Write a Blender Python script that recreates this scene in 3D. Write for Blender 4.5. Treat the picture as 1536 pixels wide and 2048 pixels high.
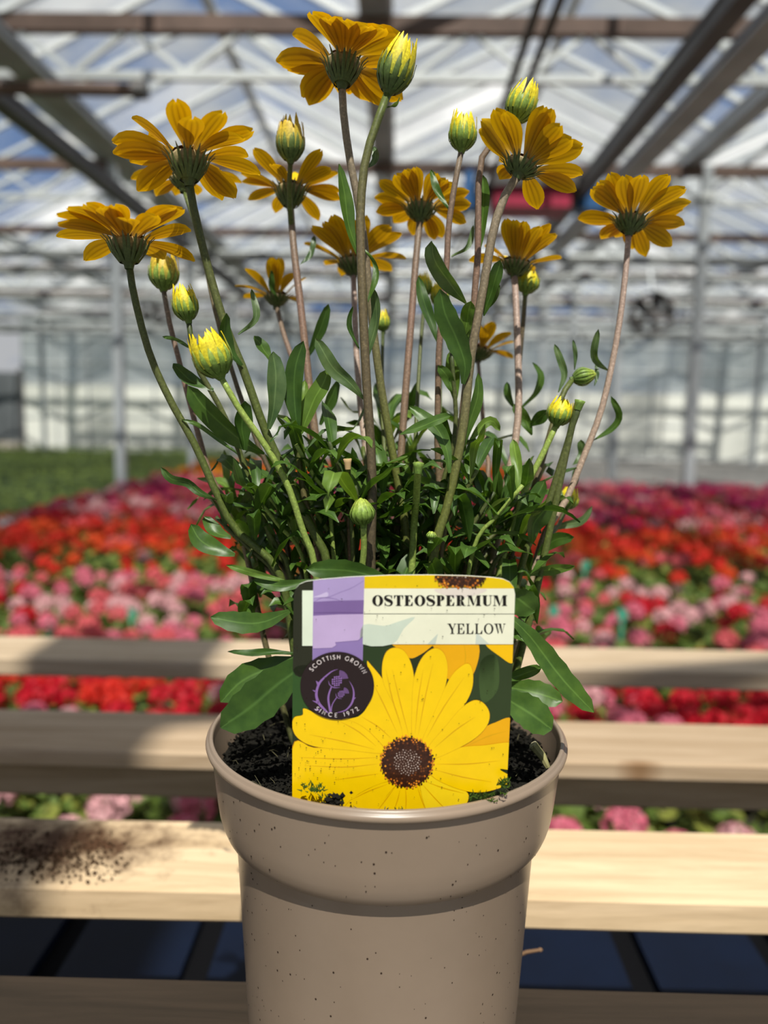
import bpy, bmesh, math, random
import numpy as np
from mathutils import Vector, Matrix, noise

random.seed(7)
for o in list(bpy.data.objects):
    bpy.data.objects.remove(o, do_unlink=True)
SC = bpy.context.scene
COL = SC.collection

# ------------------------------------------------------------------ camera
FPX, VX, VY, ROLL = 1580.0, 795.0, 828.0, math.radians(0.9)
CAMZ = 1.24
_yc = Vector(((VX - 768) / FPX, -(VY - 1024) / FPX, -1)).normalized()
_xc = Vector((math.cos(ROLL), -math.sin(ROLL), 0))
_xc = (_xc - _yc * _xc.dot(_yc)).normalized()
_zc = _xc.cross(_yc)
W2C = Matrix((_xc, _yc, _zc)).transposed()
C2W = W2C.transposed()
cam_data = bpy.data.cameras.new('camera')
cam = bpy.data.objects.new('camera', cam_data)
COL.objects.link(cam)
cam.matrix_world = Matrix.Translation((0, 0, CAMZ)) @ C2W.to_4x4()
cam_data.sensor_fit = 'VERTICAL'
cam_data.sensor_height = 36.0
cam_data.lens = FPX / 2048 * 36.0
cam_data.clip_start, cam_data.clip_end = 0.01, 400
cam_data.dof.use_dof = True
cam_data.dof.focus_distance = 0.345
cam_data.dof.aperture_fstop = 5.6
SC.camera = cam

def ray(px, py):
    return C2W @ Vector(((px - 768) / FPX, -(py - 1024) / FPX, -1))
def P(px, py, Y):
    d = ray(px, py)
    return Vector((0, 0, CAMZ)) + d * (Y / d.y)
def PZ(px, py, z):
    d = ray(px, py)
    return Vector((0, 0, CAMZ)) + d * ((z - CAMZ) / d.z)

# ------------------------------------------------------------------ light
SC.view_settings.view_transform = 'Standard'
SC.view_settings.look = 'None'
SC.view_settings.gamma = 1
SC.view_settings.use_curve_mapping = False
SC.view_settings.exposure = 0.0
SUN_DIR = Vector((0.04, -0.53, 0.85)).normalized()      # towards the sun
sd = bpy.data.lights.new('sun', 'SUN')
sd.energy = 7.2
sd.angle = math.radians(0.6)
sd.color = (1.0, 0.94, 0.84)
sun = bpy.data.objects.new('sun', sd)
COL.objects.link(sun)
sun.rotation_euler = SUN_DIR.to_track_quat('Z', 'Y').to_euler()
sun.location = (0, -3, 8)

world = bpy.data.worlds.new('world')
SC.world = world
world.use_nodes = True
nt = world.node_tree
for n in list(nt.nodes):
    nt.nodes.remove(n)
def N(tree, kind, **kw):
    n = tree.nodes.new(kind)
    for k, v in kw.items():
        if k in n.inputs:
            n.inputs[k].default_value = v
        else:
            setattr(n, k, v)
    return n
tc = N(nt, 'ShaderNodeTexCoord')
mp = N(nt, 'ShaderNodeMapping')
mp.inputs['Scale'].default_value = (1.0, 1.0, 2.2)
nz = N(nt, 'ShaderNodeTexNoise', Scale=2.6, Detail=6.0, Roughness=0.6)
rp = N(nt, 'ShaderNodeValToRGB')
rp.color_ramp.elements[0].position, rp.color_ramp.elements[1].position = 0.42, 0.55
rp.color_ramp.elements[0].color = (0.16, 0.33, 0.72, 1)
rp.color_ramp.elements[1].color = (0.84, 0.86, 0.89, 1)
bg = N(nt, 'ShaderNodeBackground', Strength=0.54)
wo = N(nt, 'ShaderNodeOutputWorld')
nt.links.new(tc.outputs['Generated'], mp.inputs[0])
nt.links.new(mp.outputs[0], nz.inputs['Vector'])
nt.links.new(nz.outputs['Fac'], rp.inputs[0])
nt.links.new(rp.outputs[0], bg.inputs['Color'])
nt.links.new(bg.outputs[0], wo.inputs[0])

# ------------------------------------------------------------------ helpers
def lin(r, g, b):
    f = lambda c: (c / 12.92 if c <= 0.04045 else ((c + 0.055) / 1.055) ** 2.4)
    return tuple(f(c / 255.0) for c in (r, g, b))
MATS = {}
def mat(name, color, rough=0.6, spec=0.4, metal=0.0, var=0.0, vscale=20.0, vstretch=(1, 1, 1), bump=0.0, bscale=60.0, trans=0.0, tcol=None, sheen=0.0):
    """Principled surface with noise variation; trans = share of translucent transmission."""
    if name in MATS:
        return MATS[name]
    m = bpy.data.materials.new(name)
    m.use_nodes = True
    t = m.node_tree
    b = t.nodes['Principled BSDF']
    out = t.nodes['Material Output']
    b.inputs['Base Color'].default_value = (*color, 1)
    b.inputs['Roughness'].default_value = rough
    b.inputs['Specular IOR Level'].default_value = spec
    b.inputs['Metallic'].default_value = metal
    csock = None
    if var or bump:
        c = N(t, 'ShaderNodeTexCoord')
        mpp = N(t, 'ShaderNodeMapping')
        mpp.inputs['Scale'].default_value = vstretch
        t.links.new(c.outputs['Object'], mpp.inputs[0])
    if var:
        n = N(t, 'ShaderNodeTexNoise', Scale=vscale, Detail=5.0, Roughness=0.6)
        t.links.new(mpp.outputs[0], n.inputs['Vector'])
        r = N(t, 'ShaderNodeValToRGB')
        r.color_ramp.elements[0].position, r.color_ramp.elements[1].position = 0.3, 0.7
        r.color_ramp.elements[0].color = (*[x * (1 - var) for x in color], 1)
        r.color_ramp.elements[1].color = (*[min(1, x * (1 + var)) for x in color], 1)
        t.links.new(n.outputs['Fac'], r.inputs[0])
        t.links.new(r.outputs[0], b.inputs['Base Color'])
        csock = r.outputs[0]
    if bump:
        n2 = N(t, 'ShaderNodeTexNoise', Scale=bscale, Detail=4.0)
        t.links.new(mpp.outputs[0], n2.inputs['Vector'])
        bp = N(t, 'ShaderNodeBump', Strength=bump, Distance=0.002)
        t.links.new(n2.outputs['Fac'], bp.inputs['Height'])
        t.links.new(bp.outputs[0], b.inputs['Normal'])
    if trans:
        tr = N(t, 'ShaderNodeBsdfTranslucent')
        tr.inputs['Color'].default_value = (*(tcol or color), 1)
        mx = N(t, 'ShaderNodeMixShader', Fac=trans)
        t.links.new(b.outputs[0], mx.inputs[1])
        t.links.new(tr.outputs[0], mx.inputs[2])
        t.links.new(mx.outputs[0], out.inputs['Surface'])
    MATS[name] = m
    return m

def mesh(name, verts, faces, mats, smooth=False, uvs=None, mi=None):
    me = bpy.data.meshes.new(name)
    me.from_pydata([tuple(v) for v in verts], [], faces)
    if not isinstance(mats, (list, tuple)):
        mats = [mats]
    for m in mats:
        me.materials.append(m)
    if mi is not None:
        me.polygons.foreach_set('material_index', mi)
    if smooth:
        me.polygons.foreach_set('use_smooth', [True] * len(me.polygons))
    if uvs is not None:
        ul = me.uv_layers.new(name='UVMap')
        li = np.empty(len(me.loops), dtype=np.int32)
        me.loops.foreach_get('vertex_index', li)
        ul.data.foreach_set('uv', np.asarray(uvs, dtype=np.float32)[li].ravel())
    me.update()
    return me
def obj(name, me, parent=None, loc=None):
    o = bpy.data.objects.new(name, me)
    COL.objects.link(o)
    if loc is not None:
        o.location = loc
    if parent is not None:
        o.parent = parent
    return o
def tag(o, label, cat=None, group=None, kind=None):
    o['label'] = label
    if cat:
        o['category'] = cat
    if group:
        o['group'] = group
    if kind:
        o['kind'] = kind
    return o
def thing(name, loc, label, cat=None, group=None, kind=None):
    return tag(obj(name, None, None, loc), label, cat, group, kind)

class MB:
    """collects simple solids in world coordinates, optional origin shift"""
    def __init__(s):
        s.v, s.f, s.m = [], [], []
    def add(s, vs, fs, mi=0):
        k = len(s.v)
        s.v += [Vector(v) for v in vs]
        s.f += [tuple(i + k for i in f) for f in fs]
        s.m += [mi] * len(fs)
    def box(s, a, b, mi=0):
        x0, y0, z0 = a; x1, y1, z1 = b
        s.add([(x0, y0, z0), (x1, y0, z0), (x1, y1, z0), (x0, y1, z0), (x0, y0, z1), (x1, y0, z1), (x1, y1, z1), (x0, y1, z1)],
              [(0, 3, 2, 1), (4, 5, 6, 7), (0, 1, 5, 4), (1, 2, 6, 5), (2, 3, 7, 6), (3, 0, 4, 7)], mi)
    def bar(s, a, b, w, h=None, mi=0, n=4):
        a, b = Vector(a), Vector(b)
        h = h or w
        d = (b - a).normalized()
        up = Vector((0, 0, 1)) if abs(d.z) < 0.95 else Vector((0, 1, 0))
        x = d.cross(up).normalized(); y = x.cross(d)
        if n == 4:
            c = [(-.5, -.5), (.5, -.5), (.5, .5), (-.5, .5)]
        else:
            c = [(.5 * math.cos(2 * math.pi * i / n), .5 * math.sin(2 * math.pi * i / n)) for i in range(n)]
        vs = [p + x * (u * w) + y * (v * h) for p in (a, b) for u, v in c]
        fs = [(i, (i + 1) % n, n + (i + 1) % n, n + i) for i in range(n)]
        fs += [tuple(range(n - 1, -1, -1)), tuple(range(n, 2 * n))]
        s.add(vs, fs, mi)
    def tube(s, pts, rad, n=8, mi=0, cap=True):
        pts = [Vector(p) for p in pts]
        if not hasattr(rad, '__len__'):
            rad = [rad] * len(pts)
        vs, ref = [], None
        for i, p in enumerate(pts):
            t = (pts[min(i + 1, len(pts) - 1)] - pts[max(i - 1, 0)]).normalized()
            if ref is None:
                ref = t.orthogonal().normalized()
            ref = (ref - t * ref.dot(t)).normalized()
            bi = t.cross(ref)
            vs += [p + (ref * math.cos(2 * math.pi * k / n) + bi * math.sin(2 * math.pi * k / n)) * rad[i] for k in range(n)]
        fs = [(i * n + k, i * n + (k + 1) % n, (i + 1) * n + (k + 1) % n, (i + 1) * n + k) for i in range(len(pts) - 1) for k in range(n)]
        if cap:
            fs += [tuple(range(n - 1, -1, -1)), tuple(range((len(pts) - 1) * n, len(pts) * n))]
        s.add(vs, fs, mi)
    def build(s, name, mats, parent=None, smooth=False, origin=None, uvs=None):
        if origin is None:
            origin = parent.location if parent is not None and parent.parent is None else None
        vs = s.v
        if parent is not None:
            # parents are plain translations: children store coordinates relative to the root
            root = parent
            off = Vector(root.location)
            while root.parent is not None:
                root = root.parent
                off += Vector(root.location)
            vs = [v - off for v in vs]
        return obj(name, mesh(name, vs, s.f, mats, smooth, uvs, s.m), parent)

def catmull(pts, n):
    pts = [Vector(p) for p in pts]
    if len(pts) == 2:
        return [pts[0].lerp(pts[1], i / n) for i in range(n + 1)]
    e = [pts[0] * 2 - pts[1]] + pts + [pts[-1] * 2 - pts[-2]]
    dense = []
    for i in range(1, len(e) - 2):
        a, b, c, d = e[i - 1:i + 3]
        for k in range(12):
            t = k / 12
            dense.append(0.5 * ((2 * b) + (c - a) * t + (2 * a - 5 * b + 4 * c - d) * t * t + (3 * b - a - 3 * c + d) * t ** 3))
    dense.append(pts[-1])
    L = [0]
    for i in range(1, len(dense)):
        L.append(L[-1] + (dense[i] - dense[i - 1]).length)
    out, j = [], 0
    for i in range(n + 1):
        s = L[-1] * i / n
        while j < len(L) - 2 and L[j + 1] < s:
            j += 1
        q = (s - L[j]) / max(1e-9, L[j + 1] - L[j])
        out.append(dense[j].lerp(dense[j + 1], min(1, q)))
    return out
def rotv(v, axis, a):
    return Matrix.Rotation(a, 3, axis) @ v
R = random.uniform

# ================================================================== SETTING
galv = mat('galvanised_steel', (0.36, 0.38, 0.40), 0.45, 0.5, 0.25, var=0.2, vscale=3)
galv_lt = mat('pale_aluminium', (0.58, 0.60, 0.60), 0.4, 0.5, 0.2, var=0.15, vscale=3)
dark_steel = mat('dark_steel', (0.09, 0.085, 0.085), 0.5, 0.4, 0.2, var=0.25, vscale=4)
brown_steel = mat('brown_primer_steel', (0.115, 0.075, 0.06), 0.6, 0.3, var=0.25, vscale=4)
concrete = mat('floor_concrete', (0.20, 0.19, 0.18), 0.85, 0.2, var=0.3, vscale=1.2)

def glass_mat(name, haze, tint):
    m = bpy.data.materials.new(name)
    m.use_nodes = True
    t = m.node_tree
    t.nodes.remove(t.nodes['Principled BSDF'])
    out = t.nodes['Material Output']
    tr = N(t, 'ShaderNodeBsdfTransparent')
    tr.inputs['Color'].default_value = (*tint, 1)
    df = N(t, 'ShaderNodeBsdfTranslucent')
    df.inputs['Color'].default_value = (0.92, 0.94, 0.94, 1)
    d2 = N(t, 'ShaderNodeBsdfDiffuse')
    d2.inputs['Color'].default_value = (0.8, 0.82, 0.82, 1)
    m1 = N(t, 'ShaderNodeMixShader', Fac=0.35)
    t.links.new(df.outputs[0], m1.inputs[1]); t.links.new(d2.outputs[0], m1.inputs[2])
    c = N(t, 'ShaderNodeTexCoord')
    n = N(t, 'ShaderNodeTexNoise', Scale=1.3, Detail=4.0)
    t.links.new(c.outputs['Object'], n.inputs['Vector'])
    mr = N(t, 'ShaderNodeMapRange')
    mr.inputs['From Min'].default_value, mr.inputs['From Max'].default_value = 0.3, 0.7
    mr.inputs['To Min'].default_value, mr.inputs['To Max'].default_value = haze * 0.5, min(0.95, haze * 1.5)
    t.links.new(n.outputs['Fac'], mr.inputs['Value'])
    m2 = N(t, 'ShaderNodeMixShader')
    t.links.new(mr.outputs[0], m2.inputs[0])
    t.links.new(tr.outputs[0], m2.inputs[1]); t.links.new(m1.outputs[0], m2.inputs[2])
    gl = N(t, 'ShaderNodeBsdfGlossy', Roughness=0.12)
    m3 = N(t, 'ShaderNodeMixShader', Fac=0.05)
    t.links.new(m2.outputs[0], m3.inputs[1]); t.links.new(gl.outputs[0], m3.inputs[2])
    t.links.new(m3.outputs[0], out.inputs['Surface'])
    return m
glass_clear = glass_mat('roof_glass_clear', 0.08, (0.90, 0.94, 0.95))
glass_dusty = glass_mat('roof_glass_dusty', 0.28, (0.88, 0.92, 0.92))
glass_grey = glass_mat('wall_glass_grey', 0.5, (0.66, 0.69, 0.70))
glass_white = glass_mat('roof_glass_whitewashed', 0.62, (0.9, 0.93, 0.92))

YF, YB = 23.6, -3.2          # greenhouse end wall and open end behind the camera
# floor
b = MB(); b.box((-13.2, YB, -0.1), (13.2, YF + 0.3, 0))
o = b.build('floor', concrete); tag(o, 'grey concrete greenhouse floor', kind='structure')
b = MB(); b.box((-90, -60, -0.16), (90, 120, -0.11))
o = b.build('ground', mat('outside_grass', (0.07, 0.10, 0.035), 0.9, 0.1, var=0.35, vscale=0.4)); tag(o, 'grassy ground outside the greenhouse', kind='structure')

GX = [-12.8, -9.6, -6.4, -3.2, -0.2, 3.1, 6.4, 9.6, 12.8]
GZ, RZ = CAMZ + 2.78, CAMZ + 3.50
# roof: one ceiling per span, every pane and glazing bar its own part
PW = 0.67
rows = int((YF - YB) / PW)
pane_cache = {}
for s in range(len(GX) - 1):
    x0, x1 = GX[s], GX[s + 1]
    xr = (x0 + x1) / 2
    root = thing('ceiling', (xr, 0, RZ), 'pitched glass roof span of the greenhouse, number %d counted from the left' % (s + 1), kind='structure')
    root.location = (xr, 0, RZ)
    mb = MB(); mb.box((xr - 0.04, YB, RZ - 0.02), (xr + 0.04, YF, RZ + 0.05)); mb.build('ridge_bar', galv_lt, root)
    for side, xe in ((-1, x0), (1, x1)):
        key = round(abs(xe - xr), 3) * side
        if key not in pane_cache:
            dx = xe - xr; dz = GZ - RZ
            vs = [(0.06 * side, 0.02, -0.02), (dx - 0.08 * side, 0.02, dz), (dx - 0.08 * side, PW - 0.02, dz), (0.06 * side, PW - 0.02, -0.02)]
            pane_cache[key] = ([mesh('pane', vs, [(0, 1, 2, 3)], m) for m in (glass_clear, glass_dusty, glass_white)],)
            mbb = MB(); mbb.bar((0.03 * side, 0, 0.01), (dx, 0, dz + 0.01), 0.045, 0.05)
            pane_cache[key] += (mesh('glazing_bar', mbb.v, mbb.f, galv_lt),)
            mbb = MB(); mbb.bar((dx * .5, 0, dz * .5), (dx * .5, PW, dz * .5), 0.03, 0.04)
            pane_cache[key] += (mesh('purlin', mbb.v, mbb.f, galv_lt),)
        meshes, barm, purl = pane_cache[key]
        for r in range(rows):
            y = YB + r * PW
            k = random.random()
            me = meshes[0] if (k < 0.42 or y < 1.2) else meshes[1] if k < 0.82 else meshes[2]
            obj('pane', me, root, (0, y, 0))
            obj('glazing_bar', barm, root, (0, y, 0))
            if r % 3 == 0:
                pass
# gutters
names = 'first second third fourth fifth sixth seventh eighth ninth'.split()
for i, x in enumerate(GX):
    g = thing('roof_gutter', (x, 0, GZ), 'grey metal roof gutter running the length of the greenhouse, %s from the left' % names[i], 'gutter')
    mb = MB()
    for a, c in (((-.09, .0), (-.05, -.10)), ((-.05, -.10), (.05, -.10)), ((.05, -.10), (.09, .0))):
        mb.bar((x + (a[0] + c[0]) / 2, YB, GZ + (a[1] + c[1]) / 2), (x + (a[0] + c[0]) / 2, YF, GZ + (a[1] + c[1]) / 2), abs(a[0] - c[0]) + 0.012, max(0.012, abs(a[1] - c[1])))
    mb.build('channel', galv, g)
    mb = MB()
    for sx in (-.1, .1):
        mb.box((x + sx - .02, YB, GZ - .005), (x + sx + .02, YF, GZ + .015))
    mb.build('flange', galv_lt, g)
# posts and trusses
TY = [5.76, 8.9, 12.04, 15.18, 18.32, 21.46]
ordn = ['nearest', 'second', 'third', 'fourth', 'fifth', 'farthest']
PX = [-9.6, -3.12, 3.27, 9.6]
for j, y in enumerate(TY):
    for i, x in enumerate(PX):
        if abs(x) / y > 0.53:
            continue
        t = thing('support_post', (x, y, 0), '%s upright grey steel post in the %s post line' % (ordn[j], ['far left', 'left', 'right', 'far right'][i]), 'post')
        mb = MB(); mb.box((x - .05, y - .05, 0.012), (x + .05, y + .05, GZ - .1)); mb.build('shaft', galv, t)
        mb = MB(); mb.box((x - .1, y - .1, 0), (x + .1, y + .1, 0.012)); mb.build('base_plate', galv, t)
        mb = MB(); mb.box((x - .08, y - .08, GZ - .45), (x + .08, y + .08, GZ - .38)); mb.build('bracket', galv_lt, t)
    for i in range(3):
        xa, xb = PX[i] + .05, PX[i + 1] - .05
        if i != 1 and y < 8:
            pass
        t = thing('roof_truss', ((xa + xb) / 2, y, CAMZ + 2.29), '%s lattice roof truss across the %s bay of the greenhouse' % (ordn[j], ['left', 'centre', 'right'][i]), 'truss')
        zt, zb = CAMZ + 2.62, CAMZ + 2.29
        mb = MB(); mb.box((xa, y - .04, zt - .05), (xb, y + .04, zt + .06)); mb.build('top_chord', brown_steel, t)
        mb = MB(); mb.box((xa, y - .025, zb - .025), (xb, y + .025, zb + .025)); mb.build('bottom_chord', galv_lt, t)
        n = 8; w = (xb - xa) / n
        for k in range(n):
            for s in (0, 1):
                mb = MB()
                mb.bar((xa + w * (k + .5) + (.03 if s else -.03), y, zt - .05), (xa + w * (k + s), y, zb + .02), .035)
                mb.build('diagonal', galv_lt, t)
# folded thermal screens hanging across the bays
screen_m = mat('thermal_screen_fabric', (0.30, 0.31, 0.31), .8, .1, var=.25, vscale=3, trans=.25)
k = 0
for y in (10.5, 13.6, 14.6, 16.7, 17.5, 19.9, 20.7, 22.3):
    z = CAMZ + (2.34 if k % 2 else 2.05)
    t = thing('thermal_screen', (0, y, z), 'grey folded thermal screen hanging across the greenhouse, %s from the front' % 'first second third fourth fifth sixth seventh eighth'.split()[k], 'screen')
    k += 1
    n = 60; vs, fs = [], []
    for i in range(n + 1):
        x = -12.6 + 25.2 * i / n
        for (yy, zz) in ((-.04, -.02), (-.05, -.10 - .02 * math.sin(i * 1.7)), (.05, -.11 - .02 * math.sin(i * 2.3)), (.04, -.02)):
            vs.append(Vector((x, yy, zz)))
    for i in range(n):
        for j in range(4):
            fs.append((i * 4 + j, i * 4 + (j + 1) % 4, i * 4 + 4 + (j + 1) % 4, i * 4 + 4 + j))
    obj('fabric', mesh('fabric', vs, fs, screen_m, True), t)
    mb = MB(); mb.bar((-12.7, y, z), (12.7, y, z), .03, n=8); mb.build('carrier_tube', galv_lt, t)
# lengthwise beams and pipes below the roof
def beam(name, x, z, w, h, m, label, cat='beam', y0=2.2, y1=YF - .1):
    t = thing(name, (x, y0, z), label, cat)
    mb = MB(); mb.box((x - w / 2, y0, z - h / 2), (x + w / 2, y1, z + h / 2)); mb.build('web', m, t)
    mb = MB()
    for s in (-1, 1):
        mb.box((x - w * .62, y0, z + s * h / 2 - .012), (x + w * .62, y1, z + s * h / 2 + .012))
    mb.build('flange', m, t)
beam('roof_beam', 1.72, CAMZ + 2.16, .10, .11, dark_steel, 'dark steel beam running lengthwise under the roof on the right')
beam('roof_beam', 2.06, CAMZ + 2.20, .16, .06, galv, 'grey steel beam beside the dark lengthwise beam on the right')
beam('roof_beam', -2.84, CAMZ + 2.16, .10, .10, dark_steel, 'dark steel beam running lengthwise under the roof on the left')
beam('roof_beam', -2.45, CAMZ + 2.20, .16, .06, galv, 'grey steel beam beside the dark lengthwise beam on the left')
for k, x in enumerate((0.72, 0.83)):
    t = thing('boom_rail', (x, 2.2, CAMZ + 2.20), ['left', 'right'][k] + ' dark pipe rail of the overhead irrigation boom', 'rail')
    mb = MB(); mb.tube([(x, 2.2, CAMZ + 2.20), (x, 12, CAMZ + 2.20), (x, YF - .1, CAMZ + 2.20)], .028, 8); mb.build('pipe', dark_steel, t, True)
    mb = MB()
    for y in TY:
        mb.box((x - .01, y - .01, CAMZ + 2.22), (x + .01, y + .01, CAMZ + 2.27))
    mb.build('clip', galv, t)
# overhead irrigation boom: red and blue machine
c = P(1058, 392, 8.1)
t = thing('irrigation_boom', c, 'red and blue irrigation boom machine hanging under the roof', 'machine')
red = mat('boom_red', (0.32, 0.015, 0.05), 0.5, var=0.2, vscale=6)
blue = mat('boom_blue', (0.02, 0.09, 0.24), 0.5, var=0.2, vscale=6)
mb = MB(); mb.box((c.x - .36, 7.85, c.z - .16), (c.x + .36, 8.35, c.z + .02)); mb.build('housing', red, t)
mb = MB(); mb.box((c.x - .42, 7.8, c.z + .02), (c.x + .42, 8.4, c.z + .12)); mb.build('lid', dark_steel, t)
mb = MB(); mb.box((c.x - .30, 7.9, c.z + .12), (c.x + .30, 8.3, c.z + .24)); mb.build('tank', mat('boom_white', (.6, .62, .62), .5, var=.1), t)
for s in (-1, 1):
    mb = MB(); mb.box((c.x + s * .62 - .16, 7.95, c.z - .15), (c.x + s * .62 + .16, 8.2, c.z - .04)); mb.box((c.x + s * .6 - .05, 8.0, c.z - .04), (c.x + s * .6 + .05, 8.1, c.z + .22)); mb.build('bracket', blue, t)
    mb = MB(); mb.bar((c.x + s * .3, 8.1, c.z + .1), (c.x + s * .3, 8.1, CAMZ + 2.18), .03); mb.build('hanger', dark_steel, t)
mb = MB(); mb.bar((-.2 + c.x - .4, 8.1, CAMZ + 2.16), (c.x + .5, 8.1, CAMZ + 2.16), .04); mb.build('cross_bar', dark_steel, t)
# brown heater tube on the left
a = P(-40, 172, 5.3); e = P(285, 181, 5.3)
t = thing('heater_tube', a, 'dark brown horizontal heater tube hanging at upper left', 'heater')
mb = MB(); mb.bar((a.x - 1.2, 5.3, a.z), (e.x, 5.3, e.z), .085, .085, n=12); mb.build('tube', brown_steel, t)
mb = MB(); mb.bar((e.x - .06, 5.3, e.z), (e.x + .03, 5.3, e.z), .11, .11, n=12); mb.build('end_cap', dark_steel, t)
for q in (0.25, 0.9):
    pp = a.lerp(e, q); mb = MB(); mb.bar((pp.x, 5.3, pp.z), (pp.x, 5.76, CAMZ + 2.28), .012); mb.build('hanger', galv, t)
# circulation fans
def fan(px, py, Y, r, label):
    c = P(px, py, Y)
    t = thing('circulation_fan', c, label, 'fan')
    n = 24
    mb = MB()
    vs, fs = [], []
    for k in range(n):
        q = 2 * math.pi * k / n
        for rr, yy in ((r, -.12), (r, .12), (r * .9, .12), (r * .9, -.12)):
            vs.append((c.x + rr * math.cos(q), Y + yy, c.z + rr * math.sin(q)))
    for k in range(n):
        for m_ in range(4):
            fs.append((k * 4 + m_, k * 4 + (m_ + 1) % 4, ((k + 1) % n) * 4 + (m_ + 1) % 4, ((k + 1) % n) * 4 + m_))
    mb.add(vs, fs); mb.build('housing', dark_steel, t, True)
    mb = MB(); mb.bar((c.x, Y - .12, c.z), (c.x, Y + .1, c.z), r * .5, r * .5, n=12); mb.build('hub', dark_steel, t)
    for k in range(5):
        q = 2 * math.pi * k / 5
        d = Vector((math.cos(q), 0, math.sin(q))); s = Vector((-math.sin(q), 0, math.cos(q)))
        mb = MB()
        C = Vector((c.x, Y, c.z))
        mb.add([C + d * r * .2 - s * r * .12 + Vector((0, -.03, 0)), C + d * r * .87 - s * r * .3 + Vector((0, -.03, 0)), C + d * r * .87 + s * r * .25 + Vector((0, .03, 0)), C + d * r * .2 + s * r * .12 + Vector((0, .03, 0))], [(0, 1, 2, 3)])
        mb.build('blade', dark_steel, t)
    mb = MB(); mb.bar((c.x, Y, c.z + r * .9), (c.x, Y + (min(TY, key=lambda q: abs(q - Y)) - Y), CAMZ + 2.28), .03); mb.build('hanger', galv, t)
fan(1302, 628, 11.8, .31, 'dark round circulation fan hanging right of the yellow flowers')
fan(312, 617, 14.9, .28, 'dark round circulation fan hanging behind the left flower stems')

# end wall: white panels below, hazy glass above, grey door on the left
white_panel = mat('white_polycarbonate_panel', (0.90, 0.90, 0.84), 0.6, 0.3, var=0.07, vscale=0.7, trans=0.3, tcol=(.9, .9, .84))
wall = thing('wall_back', (0, YF, 0), 'far end wall of white panels under hazy glass', kind='structure')
xw = -11.2
ZW = 1.95
pm = None
for k in range(25):
    xa = -11.15 + k * .98
    if xa > 12.8:
        break
    if pm is None:
        mb = MB()
        mb.box((0.03, 0, 0.06), (.95, .04, 0.98)); 
        pm = mesh('panel', mb.v, mb.f, white_panel)
        mb = MB(); mb.box((0.03, 0, 1.02), (.95, .04, ZW)); pm2 = mesh('panel', mb.v, mb.f, white_panel)
        mb = MB(); mb.box((0.03, .01, ZW + .08), (.95, .02, 4.0)); pm3 = mesh('pane', mb.v, mb.f, glass_grey)
        mb = MB(); mb.box((-.025, -.02, 0), (.025, .05, 4.0)); pm4 = mesh('mullion', mb.v, mb.f, galv)
    obj('panel', pm, wall, (xa, 0, 0)); obj('panel', pm2, wall, (xa, 0, 0)); obj('pane', pm3, wall, (xa, 0, 0)); obj('mullion', pm4, wall, (xa, 0, 0))
mb = MB()
for z in (0.03, 1.0, ZW + .04, 2.6, 3.3, 4.0):
    mb.box((-11.15, YF - .02, z - .03), (12.8, YF + .05, z + .03))
mb.build('rail', galv_lt, wall)
door = thing('door_1', (-12.3, YF, 0), 'dark grey sliding door panel at the far left of the end wall', kind='structure')
grey_door = mat('grey_door', (0.12, 0.13, 0.14), 0.6, var=0.15, vscale=1)
for k in range(4):
    mb = MB(); mb.box((-13.15 + k * .49, YF - .05, .25), (-13.15 + k * .49 + .47, YF, 2.3)); mb.build('door_panel', grey_door, door)
mb = MB(); mb.box((-13.2, YF - .04, 0.0), (-11.2, YF + .02, .24)); mb.build('kick_plate', mat('door_kick', (.35, .31, .27), .8, var=.2), door)
mb = MB(); mb.box((-11.24, YF - .1, 0), (-11.14, YF + .05, 2.4)); mb.build('door_frame', dark_steel, door)
for sgn, nm in ((-1, 'left'), (1, 'right')):
    w = thing('wall_' + nm, (13.1 * sgn, 0, 0), '%s glass side wall of the greenhouse' % nm, kind='structure')
    mb = MB(); mb.box((13.1 * sgn - .03, YB, 0), (13.1 * sgn + .03, YF, .5)); mb.build('low_wall', white_panel, w)
    pmw = None
    for r in range(rows // 4):
        y = YB + r * PW * 4
        if pmw is None:
            mb = MB(); mb.box((-.005, .03, .55), (.005, PW * 4 - .03, GZ - .1)); pmw = mesh('pane', mb.v, mb.f, glass_dusty)
            mb = MB(); mb.box((-.03, -.03, .5), (.03, .03, GZ - .1)); pmb = mesh('mullion', mb.v, mb.f, galv)
        obj('pane', pmw, w, (0, y, 0)); obj('mullion', pmb, w, (0, y, 0))

# ================================================================== GERANIUM BED
BED_Z = 0.27
mb = MB(); mb.box((-2.98, 1.28, BED_Z - .05), (5.6, 9.3, BED_Z)); mb.box((-2.98, 9.3, BED_Z - .05), (2.0, 12.2, BED_Z))
bench = thing('growing_bench', (0, 1.28, BED_Z), 'low dark growing bench under the rows of geraniums', 'bench')
mb.build('top', mat('bench_top_mat', (0.03, 0.028, 0.02), .95, .1, var=.4, vscale=8), bench)
mb = MB()
for x in (-2.8, 0, 2.6, 5.4):
    for y in (1.5, 4.0, 6.5, 9.0):
        mb.box((x - .03, y - .03, 0), (x + .03, y + .03, BED_Z - .05))
mb.build('leg', galv, bench)
rail = thing('bench_rail', (-3.02, 1.3, .3), 'grey aluminium side rail along the left edge of the geranium bench', 'rail')
mb = MB(); mb.box((-3.06, 1.28, BED_Z - .06), (-2.99, 12.3, .36)); mb.build('web', galv, rail)
mb = MB(); mb.box((-3.07, 1.28, .36), (-2.90, 12.3, .385)); mb.build('lip', galv_lt, rail)

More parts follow.
